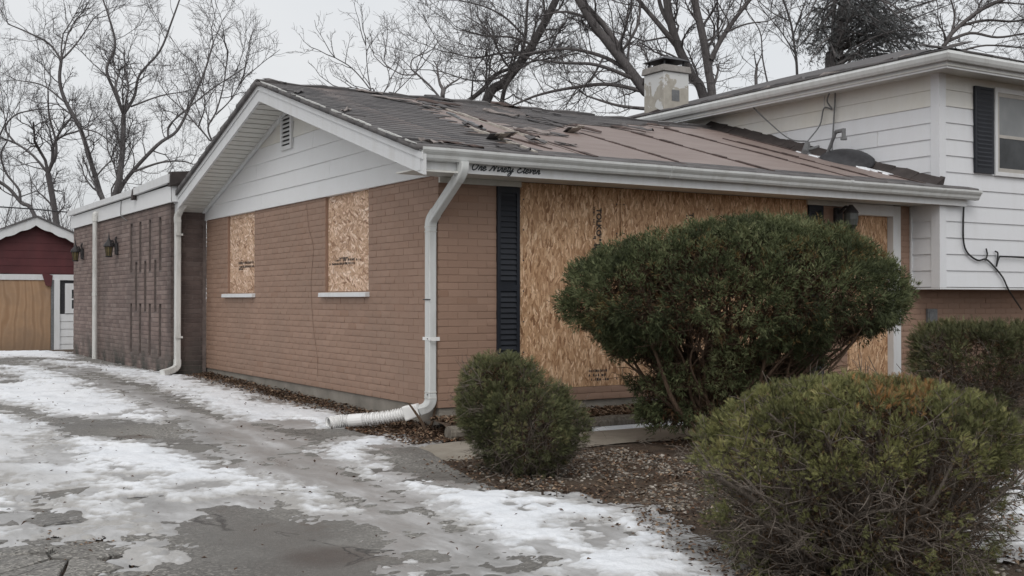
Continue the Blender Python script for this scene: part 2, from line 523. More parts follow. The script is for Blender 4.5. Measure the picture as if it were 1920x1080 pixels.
c = t.mix(t.rng(t.noise(p, 70, 3), .6, .75, 0, .6), c, (.12, .1, .08))
t.col(c); t.bump(t.noise(p, 80, 4), .5, .006); M['walk_concrete'] = t.m
t = NT('snow', .55, .25); p = t.pos()
g = t.noise(p, 2.2, 5, .6)
c = t.ramp(g, [(.3, (.70, .725, .76)), (.55, (.80, .82, .85)), (.8, (.83, .845, .865))])
dirt = t.attr()
c = t.mix(dirt, c, (.33, .315, .295))
c = t.mix(t.rng(t.noise(p, 60, 3), .70, .78, 0, .5), c, (.25, .22, .19))
t.col(c); t.bump(t.noise(p, 26, 5, .7), .55, .02)
t.b.inputs['Subsurface Weight'].default_value = 0.0
M['snow'] = t.m
t = NT('ice', .25, .5); p = t.pos()
g = t.noise(t.map(p, (1, .35, 1), (0, 0, .3)), 2.2, 6, .7)
c = t.ramp(g, [(.3, (.23, .225, .218)), (.5, (.34, .335, .33)), (.7, (.58, .58, .585))])
c = t.mix(t.rng(t.noise(p, 50, 3), .62, .74, 0, .5), c, (.15, .14, .13))
t.col(c); t.rough(t.rng(g, .3, .7, .22, .5)); t.bump(t.noise(p, 12, 5, .65), .35, .02); M['ice'] = t.m
# ================================================================== THE SETTING
def polar_grid(r0, r1, nr, na, a0=-math.pi, a1=math.pi):
    r = np.exp(np.linspace(math.log(r0), math.log(r1), nr))
    a = np.linspace(a0, a1, na)
    A, Rr = np.meshgrid(a, r)
    base = math.atan2(F0[1], F0[0])
    X = CAM[0] + Rr * np.cos(base + A); Y = CAM[1] + Rr * np.sin(base + A)
    idx = np.arange(nr * na).reshape(nr, na)
    Q = np.stack([idx[:-1, :-1], idx[:-1, 1:], idx[1:, 1:], idx[1:, :-1]], -1).reshape(-1, 4)[:, ::-1]
    return X.ravel(), Y.ravel(), Q

X, Y, Q = polar_grid(.6, 900, 150, 241)
Z = gz(X, Y) + .035 * (fbm(X * 1.3, Y * 1.3, 3) - .6) - .012
tag(np_mesh('ground', np.stack([X, Y, Z], 1), Q, M['soil'], smooth=True), 'bare brown soil and planting bed around the house', None, None, 'structure')

# driveway: a strip between its two edges
er = [gnd(*q) for q in [(330, 702), (480, 748), (600, 782), (660, 806), (760, 832), (815, 850), (870, 890), (960, 930), (1100, 965), (1220, 1010), (1340, 1080)]]
ERY = [p_[1] for p_ in er][::-1]; ERX = [p_[0] for p_ in er][::-1]
el = [gnd(*q) for q in [(330, 1110), (255, 1035), (190, 985), (110, 945), (30, 930), (-60, 915)]]
def edge_r(y):
    x = np.interp(y, [-14] + ERY + [7.2, 7.5, 19], [-1.9] + ERX + [-.42, -.50, -.55])
    return x + .10 * (fbm(y * 2.3, y * 0 + 3.3, 5) - .5)
def edge_l(y):
    xs = [p_[0] for p_ in el]; ys = [p_[1] for p_ in el]
    x = np.interp(y, [-14] + ys + [ys[-1] + .8, 30], [xs[0]] + xs + [-5.6, -5.9])
    return x + .16 * (fbm(y * 3.1, y * 0 + 8.1, 6) - .5)
ny, nx = 420, 90
yy = np.concatenate([np.linspace(-14, -6.5, 40), np.linspace(-6.4, 19.5, ny - 40)])
tt = np.linspace(0, 1, nx)
YY, TT = np.meshgrid(yy, tt, indexing='ij')
XX = edge_l(YY) * (1 - TT) + edge_r(YY) * TT
def drive_z(x, y):
    return gz(x, y) + .012 + .012 * (fbm(x * .9, y * .9, 21) - .5)
ZZ = drive_z(XX, YY)
edgef = np.minimum(TT, 1 - TT) * 12
ZZ = ZZ - np.where(edgef < .13, .014, 0)
idx = np.arange(ny * nx).reshape(ny, nx)
Q = np.stack([idx[:-1, :-1], idx[:-1, 1:], idx[1:, 1:], idx[1:, :-1]], -1).reshape(-1, 4)
driveway = np_mesh('driveway', np.stack([XX, YY, ZZ], -1).reshape(-1, 3), Q, M['asphalt'], smooth=True)
tag(driveway, 'worn grey asphalt driveway beside the gable wall', None, None, 'structure')

# broken slabs at the driveway's crumbling edge
def clip(poly, n, c):
    out = []
    for i in range(len(poly)):
        a, b = poly[i], poly[(i + 1) % len(poly)]
        da, db = a @ n - c, b @ n - c
        if da <= 0: out.append(a)
        if da * db < 0: out.append(a + (b - a) * (da / (da - db)))
    return out
rs = random.Random(5)
sx0, sx1, sy0, sy1 = -5.2, -3.3, -5.0, -2.0
cells = []
stepx, stepy = .31, .33
gx = int((sx1 - sx0) / stepx); gy = int((sy1 - sy0) / stepy)
for i in range(gx):
    for j in range(gy):
        cells.append(np.array([sx0 + (i + .5 + rs.uniform(-.5, .5)) * stepx, sy0 + (j + .5 + rs.uniform(-.5, .5)) * stepy]))
cells = np.array(cells)
for k, c0 in enumerate(cells):
    if c0[0] > edge_l(np.array([c0[1]]))[0] - .06: continue
    if c0[0] < edge_l(np.array([c0[1]]))[0] - 1.1: continue
    if rs.random() < .03: continue
    poly = [c0 + np.array(q) for q in ((-.5, -.5), (.5, -.5), (.5, .5), (-.5, .5))]
    dd = np.linalg.norm(cells - c0, axis=1)
    for j in np.argsort(dd)[1:14]:
        n_ = cells[j] - c0; L = np.linalg.norm(n_); n_ = n_ / L
        poly = clip(poly, n_, c0 @ n_ + L / 2 - rs.uniform(.002, .012))
    pts = []
    for i in range(len(poly)):                    # roughen the outline
        a, b = poly[i], poly[(i + 1) % len(poly)]
        pts.append(a)
        if np.linalg.norm(b - a) > .08:
            pts.append((a + b) / 2 + np.array([rs.uniform(-.014, .014), rs.uniform(-.014, .014)]))
    z0 = float(gz(c0[0], c0[1])); tx, ty, dz = rs.uniform(-.04, .04), rs.uniform(-.04, .04), rs.uniform(-.008, .006)
    mb = MB()
    top = [(q[0], q[1], z0 + dz + .004 + (q[0] - c0[0]) * tx + (q[1] - c0[1]) * ty) for q in pts]
    inn = [((q[0] - c0[0]) * .88 + c0[0], (q[1] - c0[1]) * .88 + c0[1], z0 + dz + .010 + (q[0] - c0[0]) * tx + (q[1] - c0[1]) * ty) for q in pts]
    n = len(pts)
    mb.add([(q[0], q[1], z0 - .05) for q in pts] + top + inn,
           [(i, (i + 1) % n, n + (i + 1) % n, n + i) for i in range(n)] + [(n + i, n + (i + 1) % n, 2 * n + (i + 1) % n, 2 * n + i) for i in range(n)] + [tuple(range(2 * n, 3 * n))])
    mb.build('asphalt_slab', M['asphalt'], driveway)

# walkway in front of the log
wa = [gnd(*q) for q in [(800, 838), (900, 826), (1000, 820), (1120, 812), (1290, 798)]]
wb = [gnd(*q) for q in [(835, 872), (900, 868), (1000, 860), (1120, 850), (1290, 826)]]
xs = np.linspace(-.75, 6.3, 160)
yb = -.66 + 0 * xs; yf = -1.50 + .05 * np.sin(xs * 1.7)
V = []; Q = []
ns = 8
for i, x in enumerate(xs):
    for j in range(ns):
        y = yf[i] + (yb[i] - yf[i]) * j / (ns - 1)
        y += .03 * math.sin(x * 7.1 + j) * (j in (0, ns - 1))
        V.append((x, y, float(gz(x, y)) + .024 * min(1, max(0, (x + .75) / .5)) - .006 - (.02 if j in (0, ns - 1) else 0)))
for i in range(len(xs) - 1):
    for j in range(ns - 1):
        a = i * ns + j; Q.append((a, a + ns, a + ns + 1, a + 1))
tag(np_mesh('footpath', np.array(V), np.array(Q), M['walk_concrete'], smooth=True), 'narrow sandy concrete walk in front of the log', None, None, 'structure')

# ---------------------------------------------------------------- snow and ice
def sdist(X, Y, poly):
    d = np.full(X.shape, 1e9); ins = np.zeros(X.shape, bool)
    n = len(poly)
    for i in range(n):
        ax, ay = poly[i][:2]; bx, by = poly[(i + 1) % n][:2]
        ex, ey = bx - ax, by - ay
        t_ = np.clip(((X - ax) * ex + (Y - ay) * ey) / (ex * ex + ey * ey + 1e-9), 0, 1)
        d = np.minimum(d, np.hypot(X - ax - t_ * ex, Y - ay - t_ * ey))
        c = (ay > Y) != (by > Y)
        with np.errstate(divide='ignore', invalid='ignore'):
            xi = ax + (Y - ay) * ex / (ey if abs(ey) > 1e-9 else 1e-9)
        ins ^= c & (X < xi)
    return np.where(ins, d, -d)
SNOW = [
    # strip between the wall and the wheel track
    [(60, 676), (140, 678), (330, 704), (420, 725), (500, 752), (600, 770), (680, 785), (640, 806), (585, 806), (520, 793), (455, 796), (395, 770), (300, 728), (200, 700)],
    [(585, 845), (640, 832), (720, 816), (780, 832), (735, 838), (690, 850), (720, 865), (640, 872), (600, 860)],
    [(640, 862), (720, 868), (740, 900), (800, 905), (860, 915), (930, 925), (1045, 938), (1090, 950), (1180, 958), (1225, 1000), (1275, 1025), (1330, 1055), (1370, 1100), (1180, 1100), (1040, 1075), (930, 1020), (830, 975), (770, 930), (700, 905)],
    # left of the track
    [(-80, 686), (60, 688), (150, 712), (250, 752), (335, 785), (300, 795), (200, 786), (90, 782), (60, 765), (-80, 745)],
    [(-80, 765), (60, 785), (110, 800), (95, 835), (150, 822), (220, 830), (310, 836), (400, 868), (480, 890), (545, 915), (590, 935), (470, 932), (400, 946), (300, 950), (270, 962), (300, 992), (310, 1002), (262, 1000), (210, 985), (150, 1000), (140, 972), (90, 935), (20, 928), (-80, 900)],
    [(268, 1028), (286, 1020), (305, 1055), (272, 1066)],
    [(-80, 930), (30, 936), (42, 965), (12, 985), (45, 1000), (20, 1012), (-80, 1012)],
    [(540, 905), (600, 918), (640, 940), (660, 965), (610, 975), (560, 960), (520, 930)],
    [(742, 1066), (775, 1060), (788, 1085), (750, 1095)],
    # far end of the drive
    [(-80, 662), (90, 660), (140, 668), (130, 674), (40, 671), (-80, 676)],
    [(1890, 905), (2050, 880), (2050, 1000), (1880, 985)],
    [(1870, 1005), (2050, 1000), (2050, 1040), (1890, 1030)],
]
HOLES = [[(0, 690), (30, 700), (45, 715), (0, 722)], [(170, 790), (310, 800), (395, 845), (380, 852), (250, 826), (130, 822)],
         [(210, 895), (280, 895), (285, 905), (215, 906)], [(320, 915), (420, 905), (430, 915), (330, 925)],
         [(85, 840), (130, 850), (120, 875), (85, 868)], [(150, 918), (180, 916), (182, 924), (152, 925)],
         [(1075, 980), (1150, 982), (1140, 996), (1075, 992)], [(1100, 1014), (1135, 1016), (1130, 1026), (1100, 1023)]]
ICE = [[(30, 675), (130, 690), (250, 725), (340, 752), (430, 790), (540, 815), (640, 862), (700, 905), (780, 940), (830, 978), (930, 1022), (1040, 1078), (1100, 1110), (830, 1110), (740, 1040), (690, 1000), (640, 965), (560, 925), (440, 880), (380, 850), (330, 790), (250, 752), (150, 712), (60, 688)],
       [(-80, 800), (60, 800), (120, 850), (160, 930), (60, 935), (-80, 930)],
       [(160, 930), (300, 935), (480, 925), (600, 945), (520, 962), (330, 985), (250, 1010), (190, 1000)]]
SN = [[gnd(*q) for q in pl] for pl in SNOW]
HO = [[gnd(*q) for q in pl] for pl in HOLES]
IC = [[gnd(*q) for q in pl] for pl in ICE]

def heap(name, polys, holes, thick, mat, label, rr, seedn, ampl, soft, dirty=None, grow_=None):
    X, Y, Q = polar_grid(*rr)
    dist = np.hypot(X - CAM[0], Y - CAM[1])
    f = np.full(X.shape, -9.0)
    for pl in polys: f = np.maximum(f, sdist(X, Y, pl))
    for pl in (grow_ or []): f = np.maximum(f, sdist(X, Y, pl) + .10)
    for pl in holes: f = np.minimum(f, -sdist(X, Y, pl) + .02)
    ks = np.clip(dist / 7.0, .8, 3)                         # patches keep their raggedness with distance
    n1 = fbm(X * 1.7, Y * 1.7, seedn, 5, .6) - .5
    n2 = fbm(X * 7, Y * 7, seedn + 4, 4, .6) - .5
    n3 = fbm(X * 19, Y * 19, seedn + 6, 3, .6) - .5
    f = f + ampl * (n1 * .9 + n2 * 1.1 + n3 * .8) * np.sqrt(ks)
    pock = fbm(X * 3.4 + 7, Y * 3.4, seedn + 12, 4, .6)
    f = f - np.clip(pock - .57, 0, 1) * 2.6
    dep = np.clip(f / soft, -1, 1)
    h = np.where(dep > 0, np.clip(dep, 0, 1) ** .7 * thick, dep * .03)
    lump = fbm(X * 5.5, Y * 5.5, seedn + 9, 5, .6)
    h = h * (.35 + 1.3 * lump)
    h += np.where(dep > .3, (fbm(X * 15, Y * 15, seedn + 2, 3) - .5) * thick * .55, 0)
    Zs = drive_z(X, Y) + h
    keep = (dep[Q] > -.25).any(1)
    Q = Q[keep]
    used = np.unique(Q); rm = np.full(len(X), -1); rm[used] = np.arange(len(used))
    dirt = np.clip(.86 - dep * 1.2 + n1 * 1.4, 0, .85)
    if dirty is not None: dirt = np.clip(dirt + dirty(X, Y), 0, .9)
    o = np_mesh(name, np.stack([X, Y, Zs], 1)[used], rm[Q], mat, rnd=dirt[used], smooth=True)
    return tag(o, label, None, None, 'stuff')
def slush(X, Y):
    f = np.full(X.shape, -9.0)
    for pl in (IC[1], IC[2]): f = np.maximum(f, sdist(X, Y, pl))
    return np.clip((f + .2) * 1.6, 0, .55) * (.2 + 1.3 * fbm(X * 2.6, Y * 2.6, 77))
heap('snow', SN, HO, .024, M['snow'], 'patches of thin melting snow on the driveway and bed', (4.6, 32, 620, 760, -.62, .62), 40, .34, .28, slush)
heap('ice', IC, HO[:2], .006, M['ice'], 'grey icy wheel track and frozen slush on the driveway', (4.6, 32, 420, 560, -.62, .62), 60, .34, .25, None, SN)

# ================================================================== THE HOUSE
house = empty('brick_house', (0, 0, 0), 'single-storey painted brick house with boarded windows, torn roof and white two-storey wing', 'house')
WT = 2.19                                            # top of the brickwork
RIDGE_Y, RIDGE_Z, EAVE_Y, EAVE_Z, RAKE_X = 3.70, 3.62, -.55, 2.36, -.47
SL = (RIDGE_Z - EAVE_Z) / (RIDGE_Y - EAVE_Y)
WX, WY = 6.61, -.42                                  # wing: left wall plane, front wall plane
BACK = 7.40
def roof_z(y): return EAVE_Z + SL * (y - EAVE_Y) if y <= RIDGE_Y else RIDGE_Z - SL * (y - RIDGE_Y)

# --- brick walls -------------------------------------------------------------------
unit = bpy.data.meshes.new('brick')
bv = .06
uv_ = [(-.5, 0, -.5), (.5, 0, -.5), (.5, 0, .5), (-.5, 0, .5),            # back ring (y=0)
       (-.485, -1, -.45), (.485, -1, -.45), (.485, -1, .45), (-.485, -1, .45),
       (-.5, -.82, -.5), (.5, -.82, -.5), (.5, -.82, .5), (-.5, -.82, .5)]
uf_ = [(4, 5, 6, 7), (8, 9, 5, 4), (9, 10, 6, 5), (10, 11, 7, 6), (11, 8, 4, 7), (0, 1, 9, 8), (1, 2, 10, 9), (2, 3, 11, 10), (3, 0, 8, 11)]
unit.from_pydata(uv_, [], uf_)
unit.attributes.new('rnd', 'FLOAT', 'POINT')
unit_d = unit.copy(); unit_d.name = 'brick'
unit.materials.append(M['painted_brick']); unit_d.materials.append(M['dark_brick'])
UV = np.array(uv_)
UF = np.array(uf_)
BR = []      # every brick: wall object, mesh, origin(along, z), size, axis frame

def wall_bricks(wall, mesh, org, du, nrm, length, height, openings=(), course=.0695, blen=.212, joint=.008, zoff=0.0, seed=1):
    """bricks on a wall: org = corner at base, du = along the wall, nrm = outward"""
    rs = random.Random(seed)
    org, du, nrm = np.array(org, float), np.array(du, float), np.array(nrm, float)
    k = 0; z = zoff
    while z < height - .01:
        z1 = min(z + course, height)
        iv = [(0.0, length)]
        for (a, b, c, d) in openings:
            if z1 - .02 > c and z + .02 < d:
                nv = []
                for (s, e) in iv:
                    if b <= s or a >= e: nv.append((s, e)); continue
                    if a - s > .02: nv.append((s, a))
                    if e - b > .02: nv.append((b, e))
                iv = nv
        for (s, e) in iv:
            x = math.floor(s / blen) * blen - (k % 2) * blen / 2 + rs.uniform(-.006, .006) - blen
            while x < e:
                a, b = max(x, s), min(x + blen - joint * .6, e)
                if b - a > .03:
                    BR.append((wall, mesh, org + du * (a + b) / 2 + np.array([0, 0, (z + z1 - joint) / 2]), b - a, z1 - z - joint, du, nrm, rs.uniform(-.0016, .0016), rs.uniform(-.004, .004)))
                x += blen
        z += course; k += 1

def wall_backing(name, mb, mat, label):
    o = mb.build(name, mat, house); o['label'] = label; return o
D = .0036        # bricks stand this far in front of the backing (joints ~5 mm deep to the brick face)
# gable wall (x = 0)
W1 = (5.23, 6.375, 1.105, 2.19); W2 = (1.58, 2.77, 1.105, 2.19)
mb = MB()
for a, b, c, d in ((0.012, 1.58, 0, 2.19), (1.58, 2.77, 0, 1.1), (2.77, 5.23, 0, 2.19), (5.23, 6.375, 0, 1.1), (6.375, BACK - .012, 0, 2.19)):
    mb.box((D, a, c), (.25, b, d))
gable_wall = wall_backing('brick_wall', mb, M['painted_mortar'], 'tan painted brick gable wall with two boarded windows')
wall_bricks(gable_wall, unit, (D, 0, 0), (0, 1, 0), (-1, 0, 0), BACK, WT, [W1, W2], seed=2)
# street front (y = 0): pier, below the big opening, beside the door, under the wing
mb = MB()
mb.box((.012, D, 0), (.895, .25, 2.19)); mb.box((.895, D, 0), (4.82, .25, .13)); mb.box((4.82, D, 0), (5.48, .25, 2.19)); mb.box((6.40, D, -.3), (WX + 7, .25, 2.19 if False else 1.5)); mb.box((6.40, D, 1.5), (WX, .25, 2.19))
front_wall = wall_backing('brick_wall', mb, M['painted_mortar'], 'painted brick street front around the big boarded window and door')
wall_bricks(front_wall, unit, (0, D, 0), (1, 0, 0), (0, -1, 0), 10.6, WT, [(.895, 4.82, .13, 9), (5.48, 6.40, -1, 9), (WX, 20, 1.16, 9)], seed=3)
# flat-roofed part: slotted wall (x = -0.468) and its return (y = 7.4)
AX, AY1, AZT = -.523, 14.72, 2.43
slots = []
for row, (zt, zb) in enumerate(((2.26, 1.46), (1.62, .83), (.95, .15))):
    ys = (7.95, 8.56, 9.17, 9.78) if row != 1 else (8.23, 8.85, 9.45)
    for y_ in ys: slots.append((y_ - 7.4, y_ - 7.4 + .15, zb + .30, zt + .30))
mb = MB()
mb.box((AX + D + .22, 7.4 + .012, -.30), (.0, AY1, AZT + .02))
annex_wall = wall_backing('brick_wall', mb, M['slot_shade'], 'dark weathered brick wall with rows of vertical slots')
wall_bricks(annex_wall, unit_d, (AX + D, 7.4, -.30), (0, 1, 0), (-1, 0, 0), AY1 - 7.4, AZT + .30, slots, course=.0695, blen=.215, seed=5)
mb = MB()
def backing_rows():
    zs = sorted(set([0.0, AZT + .32] + [s[2] for s in slots] + [s[3] for s in slots]))
    for z0, z1 in zip(zs[:-1], zs[1:]):
        zm = (z0 + z1) / 2
        cut = sorted((s[0], s[1]) for s in slots if s[2] < zm < s[3])
        a = .012
        for c0, c1 in cut:
            mb.box((AX + D, 7.4 + a, z0 - .30), (AX + D + .2195, 7.4 + c0, z1 - .30)); a = c1
        mb.box((AX + D, 7.4 + a, z0 - .30), (AX + D + .2195, AY1 - .002, z1 - .30))
backing_rows()
mb.build('mortar_backing', M['dark_mortar'], annex_wall)
mb = MB(); mb.box((AX + .02, 7.4 + D, -.3), (-.002, 7.6, AZT))
ret_wall = wall_backing('brick_wall', mb, M['dark_mortar'], 'narrow black-stained brick return wall beside the downspout')
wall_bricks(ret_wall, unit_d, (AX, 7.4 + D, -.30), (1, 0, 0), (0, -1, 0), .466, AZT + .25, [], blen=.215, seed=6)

def brick_frame(b):
    wall, mesh, c, L, H, du, nrm, dn, rot = b
    up = np.array([0, 0, 1.0])
    # local x = along, local y = inward, local z = up
    return c, L, H, du, -nrm, up, .0 + D + dn
scored = []
for i, b in enumerate(BR):
    u, v, w = proj(b[2])
    vis = -60 < u < 1960 and -20 < v < 1100
    if b[0] is front_wall and (u > 930 and v > 420): vis = False
    if 850 < u < 1110 and v > 700: vis = False
    scored.append((-(b[3] * b[4] * abs(np.dot(b[6], (b[2] - CAM))) / w ** 3) if vis else 0, i))
scored.sort()
solo = set(i for s_, i in scored[:300] if s_ < 0)
rest = {}
for i, b in enumerate(BR):
    c, L, H, ax, ay, az, dep = brick_frame(b)
    if np.dot(np.cross(ax, ay), az) < 0: ax = -ax
    if i in solo:
        o = bpy.data.objects.new('brick', b[1])
        R3 = Matrix(((ax[0], ay[0], az[0]), (ax[1], ay[1], az[1]), (ax[2], ay[2], az[2])))
        o.matrix_world = Matrix.Translation(Vector(c)) @ R3.to_4x4() @ Matrix.Rotation(b[8], 4, 'Y') @ Matrix.Diagonal((L, dep, H, 1))
        link(o, b[0])
    else:
        rest.setdefault(b[0].name, (b[0], b[1], []))[2].append((c, L, H, ax, ay, az, dep, b[8]))
rs = np.random.default_rng(3)
for nme, (wall, mesh, lst) in rest.items():
    n = len(lst); k = len(UV)
    C = np.array([q[0] for q in lst]); AXs = np.array([q[3] for q in lst]); AYs = np.array([q[4] for q in lst]); AZs = np.array([q[5] for q in lst])
    L = np.array([q[1] for q in lst]); H = np.array([q[2] for q in lst]); DP = np.array([q[6] for q in lst])
    V = C[:, None] + (UV[None, :, 0] * L[:, None])[..., None] * AXs[:, None] + (UV[None, :, 1] * DP[:, None])[..., None] * AYs[:, None] + (UV[None, :, 2] * H[:, None])[..., None] * AZs[:, None]
    Fq = (UF[None] + (np.arange(n) * k)[:, None, None]).reshape(-1, 4)
    o = np_mesh('bricks', V.reshape(-1, 3), Fq, mesh.materials[0], wall, rnd=np.repeat(rs.random(n), k))
    o['kind'] = 'stuff'

# foundations
mb = MB(); mb.box((.02, .02, -.9), (.24, BACK, -.006)); mb.box((.24, .02, -.9), (13.6, .24, -.006))
mb.build('foundation', M['foundation'], house)
mb = MB(); mb.box((AX + .03, 7.44, -.9), (-.02, AY1 - .01, -.305)); mb.build('foundation', M['foundation'], house)

# --- boarded windows in the gable wall ----------------------------------------------
def board(y0, y1, z0, z1, name='osb_board'):
    mb = MB(); mb.box((.035, y0 + .012, z0 + .002), (.052, y1 - .004, z1 - .002))
    o = mb.build(name, M['osb_pale'], house); o['label'] = 'pale chipboard panel screwed over a gable window'
    fr = MB()
    fr.box((.053, y0 - .02, z0 - .02), (.12, y1 + .02, z1 + .05)); fr.build('window_reveal', M['black_rubber'], o)
    return o
def sill(y0, y1, z):
    mb = MB(); mb.prism([(-.055, y0, z - .055), (.08, y0, z - .055), (.08, y0, z + .004), (-.05, y0, z - .008)], (0, y1 - y0, 0))
    return mb.build('window_sill', M['white_trim'], house, bevel=.004)
bw1 = board(*W1); bw2 = board(*W2)
sill(5.195, 6.50, 1.10); sill(1.555, 2.86, 1.10)
def stamp_rows(par, place, rows, seed, mat='ink'):
    """illegible printed rows: short bars; place(a, b) -> corner on the board"""
    rs = random.Random(seed)
    mb = MB()
    for (a0, a1, b0, h, dens) in rows:
        a = a0
        while a < a1:
            w = rs.choice((.008, .012, .016, .024)); hh = h * rs.uniform(.6, 1)
            if rs.random() < dens:
                q = [place(a, b0), place(a + w, b0), place(a + w, b0 + hh), place(a, b0 + hh)]
                mb.add(q, [(0, 1, 2, 3)])
            a += w + rs.uniform(.004, .014)
    o = mb.build('stamp', M[mat], par); o['kind'] = 'stuff'; return o
stamp_rows(bw2, lambda a, b: (.0335, a, b), [(2.02, 2.58, 1.445, .030, .9), (2.02, 2.72, 1.405, .028, .9), (1.86, 2.1, 1.44, .025, .5), (2.2, 2.45, 1.47, .02, .8)], 3)
stamp_rows(bw1, lambda a, b: (.0335, a, b), [(5.35, 5.98, 1.50, .045, .95), (5.35, 5.98, 1.45, .035, .9), (5.75, 5.98, 1.42, .03, .8)], 4)

# --- gable siding, vent, rake ---------------------------------------------------------
XS = -.012
zl = [2.19, 2.39, 2.59, 2.79, 2.99, 3.19, 3.39, 3.60]
def y_front(z): return EAVE_Y + (z - EAVE_Z) / SL
for z0, z1 in zip(zl[:-1], zl[1:]):
    under = .13
    a0 = max(0.0, y_front(z0 + under)); a1 = max(0.0, y_front(z1 + under))
    a0 = max(a0, -.0); 
    b0, b1 = min(BACK, 2 * RIDGE_Y - a0), min(BACK, 2 * RIDGE_Y - a1)
    if z0 > 3.38: a1 = b1 = RIDGE_Y
    lo, hi = XS - .016, XS - .002
    cut_ = {2.19: 4.9, 2.39: 2.6, 2.59: 5.1, 2.79: 3.1}.get(z0)
    pcs = [(a0, b0, a1, b1)] if cut_ is None else [(a0, cut_ - .002, a1, cut_ - .002), (cut_ + .002, b0, cut_ + .002, b1)]
    for (a0_, b0_, a1_, b1_) in pcs:
        mb = MB()
        mb.hexa([(lo, a0_, z0), (.05, a0_, z0), (.05, b0_, z0), (lo, b0_, z0), (hi, a1_, z1 + .004), (.05, a1_, z1 + .004), (.05, b1_, z1 + .004), (hi, b1_, z1 + .004)])
        mb.build('siding_board', M['cream_siding' if z0 > 2.95 else 'gable_siding'], house)
mb = MB(); mb.box((.04, 0.02, 2.19), (.16, BACK - .02, 2.4)); mb.add([(.06, 0.1, 2.3), (.06, 7.3, 2.3), (.06, 3.7, 3.45)], [(0, 1, 2)]); mb.build('gable_sheathing', M['felt_dark'], house)
# louvred vent
vent = MB()
vy0, vy1, vz0, vz1 = 3.74, 4.12, 2.86, 3.34
for a, b in (((-.055, vy0, vz0), (-.02, vy0 + .05, vz1)), ((-.055, vy1 - .05, vz0), (-.02, vy1, vz1)), ((-.055, vy0 + .05, vz0), (-.02, vy1 - .05, vz0 + .05)), ((-.055, vy0 + .05, vz1 - .05), (-.02, vy1 - .05, vz1))):
    vent.box(a, b)
vo = vent.build('gable_vent', M['white_trim'], house, bevel=.004)
mb = MB(); mb.box((-.031, vy0 + .02, vz0 + .02), (-.0285, vy1 - .02, vz1 - .02)); mb.build('vent_back', M['black_rubber'], vo)
for k in range(7):
    z = vz0 + .07 + k * .052
    mb = MB(); mb.prism([(-.052, vy0 + .05, z), (-.034, vy0 + .05, z + .032), (-.034, vy0 + .05, z + .036), (-.056, vy0 + .05, z + .004)], (0, vy1 - vy0 - .1, 0)); mb.build('louver', M['white_trim'], vo)

# rake fascia boards (two levels), both slopes
def rake(y0, y1, ztop, zbot, x0, x1, name, mat):
    mb = MB()
    r = lambda y, o: roof_z(y) + o
    mb.hexa([(x0, y0, r(y0, zbot)), (x1, y0, r(y0, zbot)), (x1, y1, r(y1, zbot)), (x0, y1, r(y1, zbot)), (x0, y0, r(y0, ztop)), (x1, y0, r(y0, ztop)), (x1, y1, r(y1, ztop)), (x0, y1, r(y1, ztop))])
    return mb.build(name, mat, house)
BE = 2 * RIDGE_Y - EAVE_Y
rake(EAVE_Y - .06, RIDGE_Y, -.055, -.235, RAKE_X, RAKE_X + .03, 'rake_board', M['white_trim'])
rake(RIDGE_Y, BE - .25, -.055, -.235, RAKE_X, RAKE_X + .03, 'rake_board', M['white_trim'])
rake(EAVE_Y - .06, RIDGE_Y, -.04, -.10, RAKE_X - .014, RAKE_X - .001, 'rake_trim', M['white_trim'])
rake(RIDGE_Y, BE - .25, -.04, -.10, RAKE_X - .014, RAKE_X - .001, 'rake_trim', M['white_trim'])
for k_ in range(26):                                  # pale broken drip edge lying on the rake shingles
    if k_ % 7 == 5: continue
    y0_ = EAVE_Y + .02 + k_ * (RIDGE_Y - EAVE_Y - .05) / 26; y1_ = y0_ + (RIDGE_Y - EAVE_Y) / 26 * .95
    mb = MB(); w_ = .010 + .010 * ((k_ * 37) % 5) / 5
    q8 = []
    for o_ in (.0, .021 + .006 * ((k_ * 53) % 4) / 4):
        for (x_, y_) in ((RAKE_X - .03, y0_), (RAKE_X - .03 + w_, y0_), (RAKE_X - .03 + w_, y1_), (RAKE_X - .03, y1_)): q8.append((x_, y_, roof_z(y_) + o_))
    mb.hexa(q8); mb.build('drip_edge', M['old_spout'], house)
mb = MB(); mb.tube(catmull([(-.004, 3.35, 2.15), (-.004, 3.27, 1.85), (-.004, 3.13, 1.62), (-.004, 3.2, 1.2), (-.004, 3.14, .75), (-.004, 3.0, .35), (-.004, 3.0, .12)], 5), .0022, 5); mb.build('dead_vine', M['vine_tan'], house)
# sloping soffit under the rake: slats across
n = 30
for side in (0, 1):
    for k in range(n):
        s0 = k / n; s1 = (k + .82) / n
        if side == 0: y0, y1 = EAVE_Y + s0 * (RIDGE_Y - EAVE_Y), EAVE_Y + s1 * (RIDGE_Y - EAVE_Y)
        else: y0, y1 = RIDGE_Y + s0 * (BE - .3 - RIDGE_Y), RIDGE_Y + s1 * (BE - .3 - RIDGE_Y)
        if side == 0 and k % 3: continue
        if side == 0: y1 = EAVE_Y + (k + 2.9) / n * (RIDGE_Y - EAVE_Y); 
        mb = MB(); o_ = -.215
        x1 = -.034 if (y0 < 7.3) else -.034
        mb.hexa([(RAKE_X + .03, y0, roof_z(y0) + o_), (x1, y0, roof_z(y0) + o_), (x1, y1, roof_z(y1) + o_), (RAKE_X + .03, y1, roof_z(y1) + o_)] + [(RAKE_X + .03, y0, roof_z(y0) + o_ + .012), (x1, y0, roof_z(y0) + o_ + .012), (x1, y1, roof_z(y1) + o_ + .012), (RAKE_X + .03, y1, roof_z(y1) + o_ + .012)])
        mb.build('soffit_slat', M['soffit'], house)
rake(EAVE_Y + .1, RIDGE_Y, -.16, -.20, RAKE_X + .03, -.0, 'soffit_backing', M['felt_dark'])
